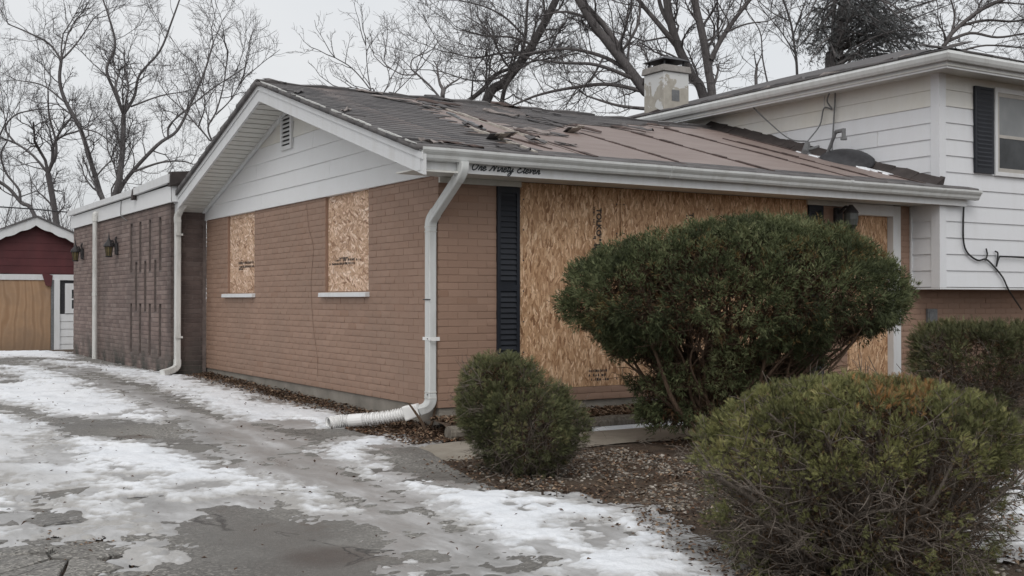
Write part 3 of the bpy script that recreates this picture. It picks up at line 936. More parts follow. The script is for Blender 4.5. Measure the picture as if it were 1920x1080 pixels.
rake(RIDGE_Y, BE - .2, -.16, -.20, RAKE_X + .03, -.0, 'soffit_backing', M['felt_dark'])
rake(RIDGE_Y, BE - .6, -.205, -.245, -.075, -.030, 'frieze_strip', M['white_trim'])

# --- eave: fascia, soffit, gutter -----------------------------------------------------
GX0, GX1 = RAKE_X, 7.15
mb = MB(); mb.box((RAKE_X + .002, -.5, 2.155), (7.02, -.47, 2.335)); fascia = mb.build('fascia', M['white_trim'], house)
mb = MB(); mb.box((RAKE_X + .03, -.468, 2.17), (WX - .02, -.002, 2.185)); mb.build('soffit_panel', M['soffit'], house)
mb = MB(); mb.box((.0, -.03, 2.115), (.9, -.003, 2.168)); mb.build('frieze_board', M['soffit'], house)
mb = MB(); mb.box((4.8, -.03, 2.115), (5.45, -.003, 2.168)); mb.build('frieze_board', M['soffit'], house)
prof = [(-.502, 2.352), (-.502, 2.242), (-.570, 2.242), (-.585, 2.262), (-.592, 2.288), (-.612, 2.312), (-.622, 2.330), (-.622, 2.352), (-.606, 2.352), (-.606, 2.346), (-.614, 2.344), (-.614, 2.332), (-.606, 2.318), (-.586, 2.292), (-.578, 2.266), (-.566, 2.250), (-.510, 2.250), (-.510, 2.352)]
mb = MB()
nseg = 24
vv = []; ff = []
for k in range(nseg + 1):
    x = GX0 + (GX1 - GX0) * k / nseg
    sag = .0015 * math.sin(k * 1.7) - .012 * k / nseg
    for (y, z) in prof: vv.append((x, y + .001 * math.sin(k * 2.3), z + sag))
n = len(prof)
for k in range(nseg):
    for j in range(n):
        ff.append((k * n + j, k * n + (j + 1) % n, (k + 1) * n + (j + 1) % n, (k + 1) * n + j))
ff.append(tuple(range(n))[::-1]); ff.append(tuple(range(nseg * n, nseg * n + n)))
mb.add(vv, ff)
gutter = mb.build('gutter', M['gutter_white'], house)
mb = MB(); capp = [(-.502, 2.354), (-.502, 2.240), (-.572, 2.240), (-.594, 2.286), (-.624, 2.328), (-.624, 2.354)]
mb.prism([(GX0 - .003, y, z) for y, z in capp], (.004, 0, 0)); mb.prism([(GX1 - .001, y, z - .012) for y, z in capp], (.004, 0, 0)); mb.build('end_cap', M['gutter_white'], gutter)
mb = MB(); mb.box((GX0 - .006, -.56, 2.15), (GX0 - .001, -.47, 2.34)); mb.build('rake_return', M['white_trim'], house)

for xs_, w_ in ((2.31, .02), (4.87, .02)):                # slip joints of the gutter lengths
    mb = MB(); mb.prism([(xs_, y, z - .004) for y, z in ((-.502, 2.353), (-.502, 2.237), (-.574, 2.237), (-.590, 2.258), (-.597, 2.286), (-.617, 2.310), (-.627, 2.330), (-.627, 2.353))], (.035, 0, 0)); mb.build('gutter_joint', M['gutter_white'], gutter)
# fascia lettering (cursive strokes)
GL = {'O': (1.45, [[(1.0, 1.8), (.45, 1.75), (.05, .9), (.3, .05), (.85, .15), (1.2, 1.0), (1.05, 1.7), (.6, 1.9), (.7, 1.35), (1.35, 1.6)]]),
      'n': (.95, [[(.08, 0), (.18, .5), (.25, .95)], [(.14, .3), (.45, .95), (.65, .85), (.6, .15), (.75, 0), (.98, .3)]]),
      'e': (.78, [[(.05, .4), (.5, .6), (.5, .92), (.25, 1), (.05, .5), (.2, 0), (.5, .02), (.82, .35)]]),
      'N': (1.6, [[(-.15, .1), (.1, .1), (.45, 1.0), (.6, 1.85)], [(.6, 1.85), (.8, .9), (.95, .02)], [(.95, .02), (1.2, 1.0), (1.4, 1.8), (1.75, 1.8)]]),
      'i': (.5, [[(.1, .6), (.2, 1.0), (.18, .15), (.3, 0), (.52, .3)], [(.3, 1.4), (.34, 1.48)]]),
      't': (.58, [[(.3, 1.75), (.22, .8), (.2, .15), (.32, 0), (.58, .3)], [(-.02, 1.15), (.6, 1.25)]]),
      'y': (1.0, [[(.1, 1.0), (.12, .3), (.35, .05), (.72, .95)], [(.72, .95), (.6, -.2), (.3, -.95), (-.05, -.85), (.15, -.3), (.95, .25)]]),
      'E': (1.3, [[(1.1, 1.5), (.9, 1.85), (.4, 1.75), (.3, 1.3), (.7, 1.05), (.25, .9), (.02, .4), (.35, 0), (.85, .1), (1.15, .5)]]),
      'l': (.58, [[(0, .3), (.45, 1.5), (.35, 1.9), (.2, 1.5), (.18, .2), (.3, 0), (.58, .3)]]),
      'v': (.9, [[(.05, .85), (.22, .95), (.3, .05), (.65, .9), (.95, .85)]])}
mb = MB(); xx = 0; sxx, syy = .0475, .036
for ch in 'One Ninety Eleven':
    if ch == ' ': xx += .8; continue
    w, strokes = GL[ch]
    for stx in strokes:
        pp = catmull([(a + xx + .3 * b, b) for a, b in stx], 5)
        P3 = [(.07 + q[0] * sxx, -.5035, 2.192 + q[1] * syy) for q in pp]
        mb.tube(P3, .0056, 6)
    xx += w
mb.build('fascia_lettering', M['letter_black'], fascia)

# --- the corner downspout ---------------------------------------------------------------
def spout(name, pts, w, d, mat, par, k=5):
    """rectangular fluted tube along a path"""
    P = catmull(pts, k)
    T = np.gradient(P, axis=0); T /= np.linalg.norm(T, axis=1)[:, None]
    pr = [(-.5, -.38), (-.42, -.5), (-.2, -.46), (0, -.5), (.2, -.46), (.42, -.5), (.5, -.38), (.5, .38), (.42, .5), (-.42, .5), (-.5, .38)]
    mb = MB(); V = []; Fc = []
    side = np.array([0, 1.0, 0.0])
    for p_, t_ in zip(P, T):
        a = side - (side @ t_) * t_
        if np.linalg.norm(a) < .3: a = np.array([0, 0, 1.0]) - t_[2] * t_
        a /= np.linalg.norm(a); b = np.cross(t_, a)
        if b[0] < 0: b = -b
        for (q, r_) in pr: V.append(p_ + a * q * w + b * r_ * d)
    n = len(pr)
    for i in range(len(P) - 1):
        for j in range(n): Fc.append((i * n + j, i * n + (j + 1) % n, (i + 1) * n + (j + 1) % n, (i + 1) * n + j))
    Fc.append(tuple(range(n))[::-1]); Fc.append(tuple(range((len(P) - 1) * n, len(P) * n)))
    mb.add(V, Fc)
    return mb.build(name, mat, par)
sx = -.055
ds = spout('downspout', [(sx, .052, 1.74), (sx, .052, 1.2), (sx, .052, .6), (sx, .052, .12)], .098, .078, M['gutter_white'], house)
# elbows and offset
off = ony(868, 312, -.56)
spout('elbow', [(off[0], -.562, 2.25), (off[0], -.558, 2.19), (off[0] - .004, -.53, 2.14), (off[0] - .008, -.49, 2.105)], .098, .078, M['gutter_white'], ds)
spout('offset_pipe', [(off[0] - .008, -.495, 2.11), (-.053, -.25, 1.955), (sx, -.03, 1.81)], .094, .075, M['gutter_white'], ds)
spout('elbow', [(sx, -.05, 1.825), (sx, .02, 1.775), (sx, .047, 1.73), (sx, .052, 1.68)], .102, .082, M['gutter_white'], ds)
for zz in (1.705, 1.66, .155, .10):                       # crimps at the elbows
    spout('crimp', [(sx, .052, zz), (sx, .052, zz - .005), (sx, .052, zz - .010)], .107, .087, M['old_spout'], ds, 2)
kick = [(sx, .052, .13), (sx, .055, .06), (sx - .03, .075, .005), (sx - .085, .11, -.025)]
spout('elbow', kick, .103, .084, M['gutter_white'], ds)
mb = MB(); mb.box((sx - .042, -.03, .635), (sx - .038, .135, .665)); mb.box((sx - .042, -.045, .632), (sx + .046, -.041, .668)); mb.build('strap', M['white_plastic'], ds)
mb = MB(); mb.box((sx - .045, -.02, 1.012), (sx - .039, .125, 1.022)); mb.build('strap', M['dark_metal'], ds)
mb = MB()
for zz in (.128, .65):
    mb.tube([(sx - .043, .03, zz), (sx - .047, .03, zz)], .007, 6)
mb.build('screw', M['dark_metal'], ds)

# spout of the flat-roofed part (dirty) + plain pipe
SPX = -.445
sp2 = spout('downspout', [(SPX, 7.33, 2.2), (SPX, 7.33, 1.2), (SPX, 7.33, .12)], .10, .08, M['old_spout'], house)
spout('elbow', [(SPX + .09, 7.15, 2.52), (SPX + .085, 7.17, 2.45), (SPX + .03, 7.26, 2.34), (SPX, 7.33, 2.24), (SPX, 7.33, 2.14)], .105, .085, M['old_spout'], sp2)
spout('elbow', [(SPX, 7.33, .14), (SPX - .01, 7.32, .04), (SPX - .10, 7.27, -.015), (SPX - .25, 7.2, -.045)], .11, .09, M['old_spout'], sp2)
mb = MB(); mb.box((SPX + .03, 7.05, 2.5), (SPX + .2, 7.24, 2.61)); mb.build('gutter_end', M['old_spout'], sp2, bevel=.01)
mb = MB()
for zz in (.45, 1.95): mb.box((SPX - .045, 7.26, zz), (SPX + .06, 7.285, zz + .03))
mb.build('strap', M['old_spout'], sp2)
mb = MB(); yq = 12.27
mb.tube(catmull([(AX + .02, yq, 2.58), (AX - .06, yq, 2.58), (AX - .085, yq, 2.54), (AX - .085, yq, 2.44)], 5), .055, 10)
mb.tube([(AX - .085, yq, 2.46), (AX - .085, yq, 1.1), (AX - .085, yq, -.1)], .043, 10)
mb.tube([(AX - .085, yq, 1.08), (AX - .085, yq, 1.14)], .05, 10)
mb.build('drain_pipe', M['old_spout'], house, smooth=False)

# --- flat roof fascia of the rear part -----------------------------------------------------
mb = MB(); mb.box((AX - .04, 7.22, 2.435), (AX - .01, AY1 + .08, 2.68)); fl = mb.build('fascia', M['gable_siding'], house)
mb = MB(); mb.box((AX - .04, 7.215, 2.44), (-.05, 7.245, 2.68)); mb.box((AX - .035, 7.245, 2.437), (0, 7.39, 2.45)); mb.build('fascia', M['white_trim'], house)
mb = MB(); mb.box((AX - .10, 9.45, 2.695), (AX - .04, AY1 + .12, 2.79)); mb.build('roof_edge_trim', M['white_trim'], house)
mb = MB(); mb.hexa([(AX - .10, 7.21, 2.71), (AX - .04, 7.21, 2.71), (AX - .04, 9.30, 2.69), (AX - .10, 9.30, 2.69), (AX - .10, 7.21, 2.835), (AX - .04, 7.21, 2.835), (AX - .04, 9.30, 2.80), (AX - .10, 9.30, 2.80)]); mb.build('roof_edge_trim', M['white_trim'], house)
mb = MB(); mb.hexa([(AX - .11, 9.31, 2.62), (AX - .05, 9.31, 2.62), (AX - .05, 9.44, 2.62), (AX - .11, 9.44, 2.62), (AX - .09, 9.31, 2.82), (AX - .03, 9.31, 2.83), (AX - .03, 9.42, 2.80), (AX - .09, 9.42, 2.79)]); mb.build('torn_flashing', M['felt_dark'], house)
mb = MB(); mb.box((AX - .03, 7.22, 2.70), (3.0, AY1 + .05, 2.765)); mb.build('flat_roof', M['felt_dark'], house)
mb = MB(); mb.hexa([(AX - .08, 7.16, 2.66), (-.05, 7.12, 2.66), (-.05, 7.3, 2.66), (AX - .08, 7.3, 2.66), (AX - .07, 7.12, 2.86), (-.05, 7.0, 2.90), (-.05, 7.3, 2.93), (AX - .07, 7.3, 2.87)]); mb.build('roof_flashing', M['felt_dark'], house)
mb = MB(); mb.tube(catmull([(AX - .05, 10.35, 2.68), (AX - .052, 10.38, 2.55), (AX - .05, 10.36, 2.43), (AX - .012, 10.1, 2.33)], 5), .007, 5); mb.build('cable', M['grey_metal'], house)
# --- main roof -----------------------------------------------------------------------------
RN = np.array([0, -SL, 1.0]); RN /= np.linalg.norm(RN)         # normal of the street slope
def rp(x, y, h=0):                                               # point on the street slope
    return np.array([x, y, roof_z(y)]) + RN * h
def slab(x0, x1, y0, y1, h0, h1, skew=(0, 0, 0, 0)):
    return [rp(x0, y0, h0), rp(x1, y0, h0), rp(x1, y1, h0), rp(x0, y1, h0), rp(x0, y0, h1 + skew[0]), rp(x1, y0, h1 + skew[1]), rp(x1, y1, h1 + skew[2]), rp(x0, y1, h1 + skew[3])]
mb = MB()
yv = EAVE_Y
mb.hexa([(RAKE_X + .005, EAVE_Y, roof_z(EAVE_Y) - .10), (WX - .004, EAVE_Y, roof_z(EAVE_Y) - .10), (WX - .004, RIDGE_Y, RIDGE_Z - .10), (RAKE_X + .005, RIDGE_Y, RIDGE_Z - .10),
         (RAKE_X + .005, EAVE_Y, roof_z(EAVE_Y) - .022), (WX - .004, EAVE_Y, roof_z(EAVE_Y) - .022), (WX - .004, RIDGE_Y, RIDGE_Z - .022), (RAKE_X + .005, RIDGE_Y, RIDGE_Z - .022)])
mb.hexa([(RAKE_X + .005, RIDGE_Y + .002, RIDGE_Z - .10), (13, RIDGE_Y + .002, RIDGE_Z - .10), (13, BE, EAVE_Z - .10), (RAKE_X + .005, BE, EAVE_Z - .10),
         (RAKE_X + .005, RIDGE_Y + .002, RIDGE_Z - .01), (13, RIDGE_Y + .002, RIDGE_Z - .01), (13, BE, EAVE_Z - .01), (RAKE_X + .005, BE, EAVE_Z - .01)])
mb.hexa([(WX - .004, EAVE_Y, roof_z(EAVE_Y) - .10), (7.0, EAVE_Y, roof_z(EAVE_Y) - .10), (7.0, WY - .03, roof_z(WY) - .10), (WX - .004, WY - .03, roof_z(WY) - .10),
         (WX - .004, EAVE_Y, roof_z(EAVE_Y) - .022), (7.0, EAVE_Y, roof_z(EAVE_Y) - .022), (7.0, WY - .03, roof_z(WY) - .022), (WX - .004, WY - .03, roof_z(WY) - .022)])
roof = mb.build('roof', M['felt_dark'], house)
# bare deck sheets
sx_ = [-.46, .20, 1.42, 2.64, 3.86, 5.08, 6.30, 6.60]
rs = random.Random(12)
for a, b in zip(sx_[:-1], sx_[1:]):
    mb = MB(); mb.hexa(slab(a + .008, b - .008, EAVE_Y + .02, RIDGE_Y - .02, -.02, .0, [rs.uniform(0, .012) for _ in range(4)]))
    mb.build('deck_sheet', M['decking'], roof)
for i, x in enumerate((1.50, 2.64, 3.86, 5.08)):
    ytop = (2.7, 1.45, 2.05, 2.9)[i]
    mb = MB()
    yl = np.linspace(EAVE_Y + .12, ytop, 14)
    for y0, y1 in zip(yl[:-1], yl[1:]):
        w0 = .022 + .012 * rs.random()
        mb.hexa(slab(x - w0, x + w0, y0, y1 + .003, -.001, .010 + .012 * rs.random()))
    mb.build('seam_strip', M['seam_brown'], roof)
# pale strips where roofing paper was torn along the sheet edges
for (x0, y0, x1, y1, w, mt) in ((.88, .95, .80, -.45, .035, 'weathered_wood'), (1.46, 2.75, 1.40, .3, .03, 'weathered_wood'), (1.28, 2.2, 1.02, .9, .045, 'grey_metal'), (.98, .9, 1.2, -.1, .03, 'seam_brown'),
                               (5.6, 2.3, 5.62, -.45, .03, 'seam_brown'), (6.28, 2.9, 6.30, -.45, .05, 'seam_brown')):
    mb = MB(); kk = 10
    for k in range(kk):
        ta, tb = k / kk, (k + 1) / kk
        xa, ya, xb, yb_ = x0 + (x1 - x0) * ta, y0 + (y1 - y0) * ta, x0 + (x1 - x0) * tb, y0 + (y1 - y0) * tb
        h = .012 + .02 * rs.random()
        mb.hexa([rp(xa - w / 2, ya, .0), rp(xa + w / 2, ya, .0), rp(xb + w / 2, yb_, .0), rp(xb - w / 2, yb_, .0), rp(xa - w / 2, ya, h), rp(xa + w / 2, ya, h), rp(xb + w / 2, yb_, h), rp(xb - w / 2, yb_, h)])
    mb.build('torn_strip', M[mt], roof)
# remaining shingles: laid tab by tab
G1 = [(-.50, -.58), (.82, -.45), (.82, .9), (.92, 1.6), (1.06, 2.2), (1.2, 2.7), (1.4, 3.72), (-.5, 3.72)]
G2 = [(1.58, 1.5), (2.1, 1.4), (2.3, 1.75), (2.74, 1.85), (2.9, 2.2), (3.7, 2.45), (4.3, 2.9), (5.2, 3.25), (6.6, 3.45), (6.6, 3.72), (1.46, 3.72), (1.48, 2.6)]
def in_poly(x, y, pl):
    return sdist(np.array([x]), np.array([y]), pl)[0]
expo, tabw = .142, .305
V = []; Fq = []; rnds = []
boxf = [(0, 3, 2, 1), (4, 5, 6, 7), (0, 1, 5, 4), (1, 2, 6, 5), (2, 3, 7, 6), (3, 0, 4, 7)]
def addhex(p8, r):
    o = len(V); V.extend(p8); Fq.extend([tuple(i + o for i in f) for f in boxf]); rnds.extend([r] * 8)
tabs = []
row = 0; y = EAVE_Y - .03
while y < RIDGE_Y:
    x = RAKE_X - .02 - (row % 2) * .15 - .05
    while x < 6.6:
        a, b = max(x, RAKE_X - .025 - rs.uniform(0, .015)), min(x + tabw - .008, 6.6)
        if b - a > .04:
            s = max(in_poly((a + b) / 2, y + .07, G1), in_poly((a + b) / 2, y + .07, G2))
            starter = y < EAVE_Y + .12
            if s > rs.uniform(-.10, .06) or (starter and rs.random() < .94):
                lift = rs.uniform(0, .0025)
                if s < .2 and not starter and rs.random() < .12: lift = rs.uniform(.005, .02)
                yt = min(y + expo + .05, RIDGE_Y)
                p8 = [rp(a, y, .006), rp(b, y, .006), rp(b, yt, .001), rp(a, yt, .001), rp(a, y, .0115 + lift), rp(b, y, .0115 + lift * rs.uniform(.3, 1.4)), rp(b, yt, .005), rp(a, yt, .005)]
                tabs.append((p8, rs.random(), starter))
        x += tabw
    y += expo; row += 1
def tab_size(tb):
    c_ = np.mean(tb[0], 0); u_, v_, w_ = proj(c_)
    return 0 if tb[2] else np.linalg.norm(tb[0][1] - tb[0][0]) / w_ ** 2
order = sorted(range(len(tabs)), key=lambda i: -tab_size(tabs[i]))
big_tabs = set(order[:300])
for i, (p8, r_, st_) in enumerate(tabs):
    if i in big_tabs:
        MB().hexa(p8).build('shingle', M['shingle'], roof)
    else: addhex(p8, r_)
# second layer edge along the eave and rake
x = RAKE_X - .03
while x < 7.0:
    w = rs.uniform(.18, .5)
    addhex([np.array(q) for q in [(x, EAVE_Y - .045 - rs.uniform(0, .02), EAVE_Z - .035), (x + w, EAVE_Y - .045 - rs.uniform(0, .02), EAVE_Z - .035), (x + w, EAVE_Y + .2, EAVE_Z + .022), (x, EAVE_Y + .2, EAVE_Z + .022), (x, EAVE_Y - .045, EAVE_Z - .014), (x + w, EAVE_Y - .045, EAVE_Z - .016), (x + w, EAVE_Y + .2, EAVE_Z + .075), (x, EAVE_Y + .2, EAVE_Z + .075)]][:4] + [rp(x, EAVE_Y - .045, .012 + rs.uniform(0, .012)), rp(x + w, EAVE_Y - .045, .012 + rs.uniform(0, .012)), rp(x + w, EAVE_Y + .1, .012), rp(x, EAVE_Y + .1, .012)], rs.random() * .3)
    x += w + rs.uniform(-.02, .01)
y = EAVE_Y
while y < RIDGE_Y:
    w = rs.uniform(.12, .3)
    addhex([rp(RAKE_X - .04, y, -.035), rp(RAKE_X + .2, y, -.02), rp(RAKE_X + .2, y + w, -.02), rp(RAKE_X - .04, y + w, -.035), rp(RAKE_X - .035 - rs.uniform(0, .012), y, .008), rp(RAKE_X + .2, y, .01), rp(RAKE_X + .2, y + w, .01), rp(RAKE_X - .035 - rs.uniform(0, .012), y + w, .008)], rs.random() * .4)
    y += w
sh = np_mesh('shingles', np.array(V), np.array(Fq), M['shingle'], roof, rnd=np.array(rnds)); sh['kind'] = 'stuff'
# rear slope rake edge + ragged shingles seen against the sky
V = []; Fq = []; rnds = []
y = RIDGE_Y
while y < BE - .2:
    w = rs.uniform(.15, .35); h = rs.uniform(.0, .022)
    a, b = y, y + w
    addhex([np.array([RAKE_X - .045, a, roof_z(a) - .05]), np.array([RAKE_X + .3, a, roof_z(a) - .05]), np.array([RAKE_X + .3, b, roof_z(b) - .05]), np.array([RAKE_X - .045, b, roof_z(b) - .05]),
            np.array([RAKE_X - .04, a, roof_z(a) + .005 + h]), np.array([RAKE_X + .3, a, roof_z(a) + .005 + h]), np.array([RAKE_X + .3, b, roof_z(b) + .018 + h]), np.array([RAKE_X - .04, b, roof_z(b) + .018 + h])], rs.random() * .3)
    y += w
sh2 = np_mesh('shingles', np.array(V), np.array(Fq), M['shingle'], roof, rnd=np.array(rnds)); sh2['kind'] = 'stuff'
# ridge caps, many lifted or gone
x = RAKE_X - .03
while x < 6.5:
    w = .30
    if rs.random() < .8:
        t1, t2 = rs.uniform(-.01, .02), rs.uniform(-.01, .03)
        mb = MB()
        mb.hexa([(x, RIDGE_Y - .13, RIDGE_Z - .03), (x + w, RIDGE_Y - .13, RIDGE_Z - .03), (x + w, RIDGE_Y, RIDGE_Z + .0), (x, RIDGE_Y, RIDGE_Z + .0), (x, RIDGE_Y - .14, RIDGE_Z - .015 + t1), (x + w, RIDGE_Y - .14, RIDGE_Z - .015 + t2), (x + w, RIDGE_Y, RIDGE_Z + .022 + t2), (x, RIDGE_Y, RIDGE_Z + .022 + t1)])
        mb.build('ridge_shingle', M['shingle'], roof)
    x += w * rs.uniform(.85, 1.05)
# torn flaps along the edges of the stripped areas (crumpled pieces)
def flap(cx, cy, L, W, ang, mat, hgt=.05, seed=0):
    q = random.Random(seed); nx_, ny_ = 6, 3
    vv = []; ff = []
    for i in range(nx_):
        for j in range(ny_):
            a = (i / (nx_ - 1) - .5) * L * q.uniform(.9, 1.1); b = (j / (ny_ - 1) - .5) * W * q.uniform(.8, 1.2)
            X_ = cx + a * math.cos(ang) - b * math.sin(ang); Y_ = cy + a * math.sin(ang) + b * math.cos(ang)
            vv.append(rp(X_, min(Y_, RIDGE_Y), .022 + hgt * q.random() * (1.2 if j == 1 else .7)))
    n0 = len(vv)
    vv += [v_ - RN * .008 for v_ in vv]
    idx_ = lambda i, j: i * ny_ + j
    for i in range(nx_ - 1):
        for j in range(ny_ - 1):
            f = (idx_(i, j), idx_(i + 1, j), idx_(i + 1, j + 1), idx_(i, j + 1)); ff.append(f); ff.append(tuple(k + n0 for k in f[::-1]))
    mb = MB(); mb.add(vv, ff)
    return mb.build('torn_flap', M[mat], roof)
fl_ = [(1.0, 2.95, .8, .16, -.3), (1.35, 2.75, .5, .14, -.5), (1.62, 3.05, .7, .15, -.3), (1.2, 2.45, .45, .12, -.7), (.55, 2.6, .5, .12, -.2), (.2, 1.9, .5, .10, -.2), (.1, 2.6, .45, .1, .1), (.95, 1.05, .4, .12, -.9),
       (1.7, 1.05, .5, .14, -.2), (2.0, 1.0, .35, .16, .3), (1.45, .75, .5, .14, -1.0), (1.3, .35, .35, .14, -.9), (1.62, .28, .3, .16, .1), (2.35, 1.4, .6, .14, -.1), (2.9, 1.75, .5, .12, -.3), (2.5, 2.0, .6, .13, -.4), (2.2, 2.55, .6, .14, -.5), (2.75, 2.35, .7, .12, -.35),
       (3.9, 2.2, .6, .15, -.3), (4.2, 2.4, .5, .14, -.4), (4.55, 2.8, .5, .13, -.5), (3.3, 3.2, .5, .1, -.2), (5.0, 2.95, .4, .1, -.4), (-.3, 3.62, .35, .12, 0), (.9, 3.55, .4, .12, .2), (1.9, 3.6, .5, .14, 0), (2.9, 3.58, .5, .12, .1),
       (-.30, .4, .35, .07, 1.4), (-.34, 1.4, .5, .06, 1.5), (-.36, 2.7, .6, .07, 1.55), (.0, -.42, .5, .08, .1), (.55, -.42, .4, .07, -.1), (-.3, -.4, .3, .1, .6)]
for i, (a, b, L, W, an) in enumerate(fl_):
    if (a < .7 and b > 1.7 and a > -.2) or i % 7 == 6: continue
    flap(a, b, L * .8, W * .62, an - .55, ('torn_paper', 'shingle', 'seam_brown', 'shingle')[i % 4], .04 if i % 3 else .025, i)
# two heaps of slid shingles lying on the roof
def shingle_heap(x, y, n, dx, label):
    root = empty('shingle_heap', tuple(rp(x, y)), label, 'shingles')
    q = random.Random(int(x * 100))
    for k in range(n):
        mb = MB(); L, W = q.uniform(.10, .15), q.uniform(.14, .2)
        c = rp(x + k * dx, y + q.uniform(-.02, .02), .04 + .012 * k)
        a1 = np.array([1, .25 + q.uniform(-.1, .1), .12]); a1 /= np.linalg.norm(a1)
        a2 = np.array([-.1, -.88, .22 + q.uniform(-.12, .12)]); a2 /= np.linalg.norm(a2); nn = np.cross(a1, a2)
        pts = []
        for s_ in (0, 1):
            for (i, j) in ((-.5, -.5), (.5, -.5), (.5, .5), (-.5, .5)):
                pts.append(c + a1 * i * L + a2 * j * W + nn * (.008 * s_))
        mb.hexa(pts)
        o = mb.build('shingle_tab', M['weathered_wood' if k % 3 else 'shingle'], root)
        o.matrix_parent_inverse = Matrix.Translation(-Vector(rp(x, y)))
    return root
shingle_heap(.70, .20, 5, .05, 'heap of pale fanned shingle tabs near the eave')
shingle_heap(2.42, 1.38, 3, .06, 'pair of pale shingle tabs propped up mid roof')
# step flashing along the wing wall, thin snow line beside it
mb = MB()
yl = np.linspace(WY - .06, RIDGE_Y, 24)
for y0, y1 in zip(yl[:-1], yl[1:]):
    mb.hexa([rp(WX - .16, y0, .005), rp(WX - .004, y0, .005), rp(WX - .004, y1 + .02, .005), rp(WX - .16, y1 + .02, .005), rp(WX - .15 + rs.uniform(-.02, .02), y0, .015), rp(WX - .004, y0, .09 + rs.uniform(0, .03)), rp(WX - .004, y1 + .02, .09 + rs.uniform(0, .03)), rp(WX - .15, y1 + .02, .015)])
mb.build('wall_flashing', M['felt_dark'], roof)
mb = MB()
for k in range(18):
    y0 = .05 + k * .085; w = .05 + .05 * rs.random() * (1 - abs(k - 9) / 10)
    xc = 6.30 + .03 * math.sin(k * 1.3)
    mb.hexa([rp(xc - w, y0, .0), rp(xc + w, y0, .0), rp(xc + w, y0 + .088, .0), rp(xc - w, y0 + .088, .0), rp(xc - w * .8, y0, .02), rp(xc + w * .8, y0, .024), rp(xc + w * .8, y0 + .088, .024), rp(xc - w * .8, y0 + .088, .02)])
so_ = mb.build('snow', M['snow'], None, smooth=False); tag(so_, 'thin line of snow on the roof below the fallen dish', None, None, 'stuff')

# --- big boarded window, shutters, door -------------------------------------------------------
for i, (a, b) in enumerate(((.90, 2.115), (2.125, 3.335), (3.345, 4.555), (4.565, 4.815))):
    mb = MB(); mb.box((a, .0 - .006 * (i % 2), .135), (b, .016, 2.166))
    o = mb.build('osb_board', M['osb_vertical'], house); o['label'] = 'tall chipboard sheet over the big front window'
    o.location = (0, 0, 0)
    if i < 2:
        xs0 = (1.82, 3.04)[i]; yy_ = -.0045 - .006 * (i % 2)
        cu = bpy.data.curves.new('stamp', 'FONT'); cu.body = 'TOLKO'; cu.size = .085; cu.extrude = .0005; cu.offset = .003
        tq = bpy.data.objects.new('stamp_text', cu); me_ = bpy.data.meshes.new_from_object(tq); bpy.data.objects.remove(tq); me_.materials.clear(); me_.materials.append(M['faded_ink']); to = bpy.data.objects.new('stamp', me_); to['kind'] = 'stuff'; to.rotation_euler = (math.radians(90), math.radians(90), 0); to.location = (xs0 + .0, yy_, 1.95); link(to, o)
        stamp_rows(o, lambda a_, b_, xs0=xs0, yy_=yy_: (xs0 + .06 - (b_), yy_, a_), [(1.35, 1.68, .00, .04, .95), (1.38, 1.66, .065, .04, .9), (1.54, 1.565, -.02, .14, 1), (1.76, 1.98, .085, .022, .7)], 8 + i, 'faded_ink')
    sc = MB()
    for zz in np.arange(.2, 2.15, .3):
        for xx_ in (a + .04, b - .04): sc.tube([(xx_, -.001 - .006 * (i % 2), zz), (xx_, -.004 - .006 * (i % 2), zz)], .008, 6)
    sc.build('screws', M['dark_metal'], o)['kind'] = 'stuff'
    if i == 0:
        stamp_rows(o, lambda a_, b_: (a_, -.0045, b_), [(1.72, 1.95, .28, .03, .9), (1.72, 1.93, .235, .03, .9), (1.75, 1.95, .19, .03, .8)], 31, 'faded_ink')
mb = MB(); mb.box((.89, .05, .14), (4.82, .2, 2.17)); mb.build('window_reveal', M['black_rubber'], house)
def shutter(x0, x1, z0, z1, yf, label, par=None, louv=.052):
    mb = MB()
    s = .035
    mb.box((x0, yf, z0), (x0 + s, yf + .028, z1)); mb.box((x1 - s, yf, z0), (x1, yf + .028, z1))
    for zc in (z0, (z0 + z1) / 2 - .03, z1 - .06): mb.box((x0 + s, yf + .001, zc), (x1 - s, yf + .027, zc + .06))
    mb.box((x0 + s, yf + .019, z0 + .06), (x1 - s, yf + .026, z1 - .06))
    o = mb.build('shutter', M['shutter_navy'], house); o['label'] = label
    z = z0 + .07
    while z < z1 - .09:
        if not ((z0 + z1) / 2 - .075 < z < (z0 + z1) / 2 + .03):
            l_ = MB(); l_.prism([(x0 + s, yf + .003, z), (x0 + s, yf + .018, z + louv * .85), (x0 + s, yf + .0185, z + louv * .2)], (x1 - x0 - 2 * s, 0, 0)); l_.build('slat', M['shutter_navy'], o)
        z += louv
    return o
shutter(.632, .885, .145, 2.112, -.026, 'tall navy louvred shutter beside the big boarded window')
shutter(4.825, 5.06, .145, 2.112, -.026, 'navy shutter at the far side of the big window')
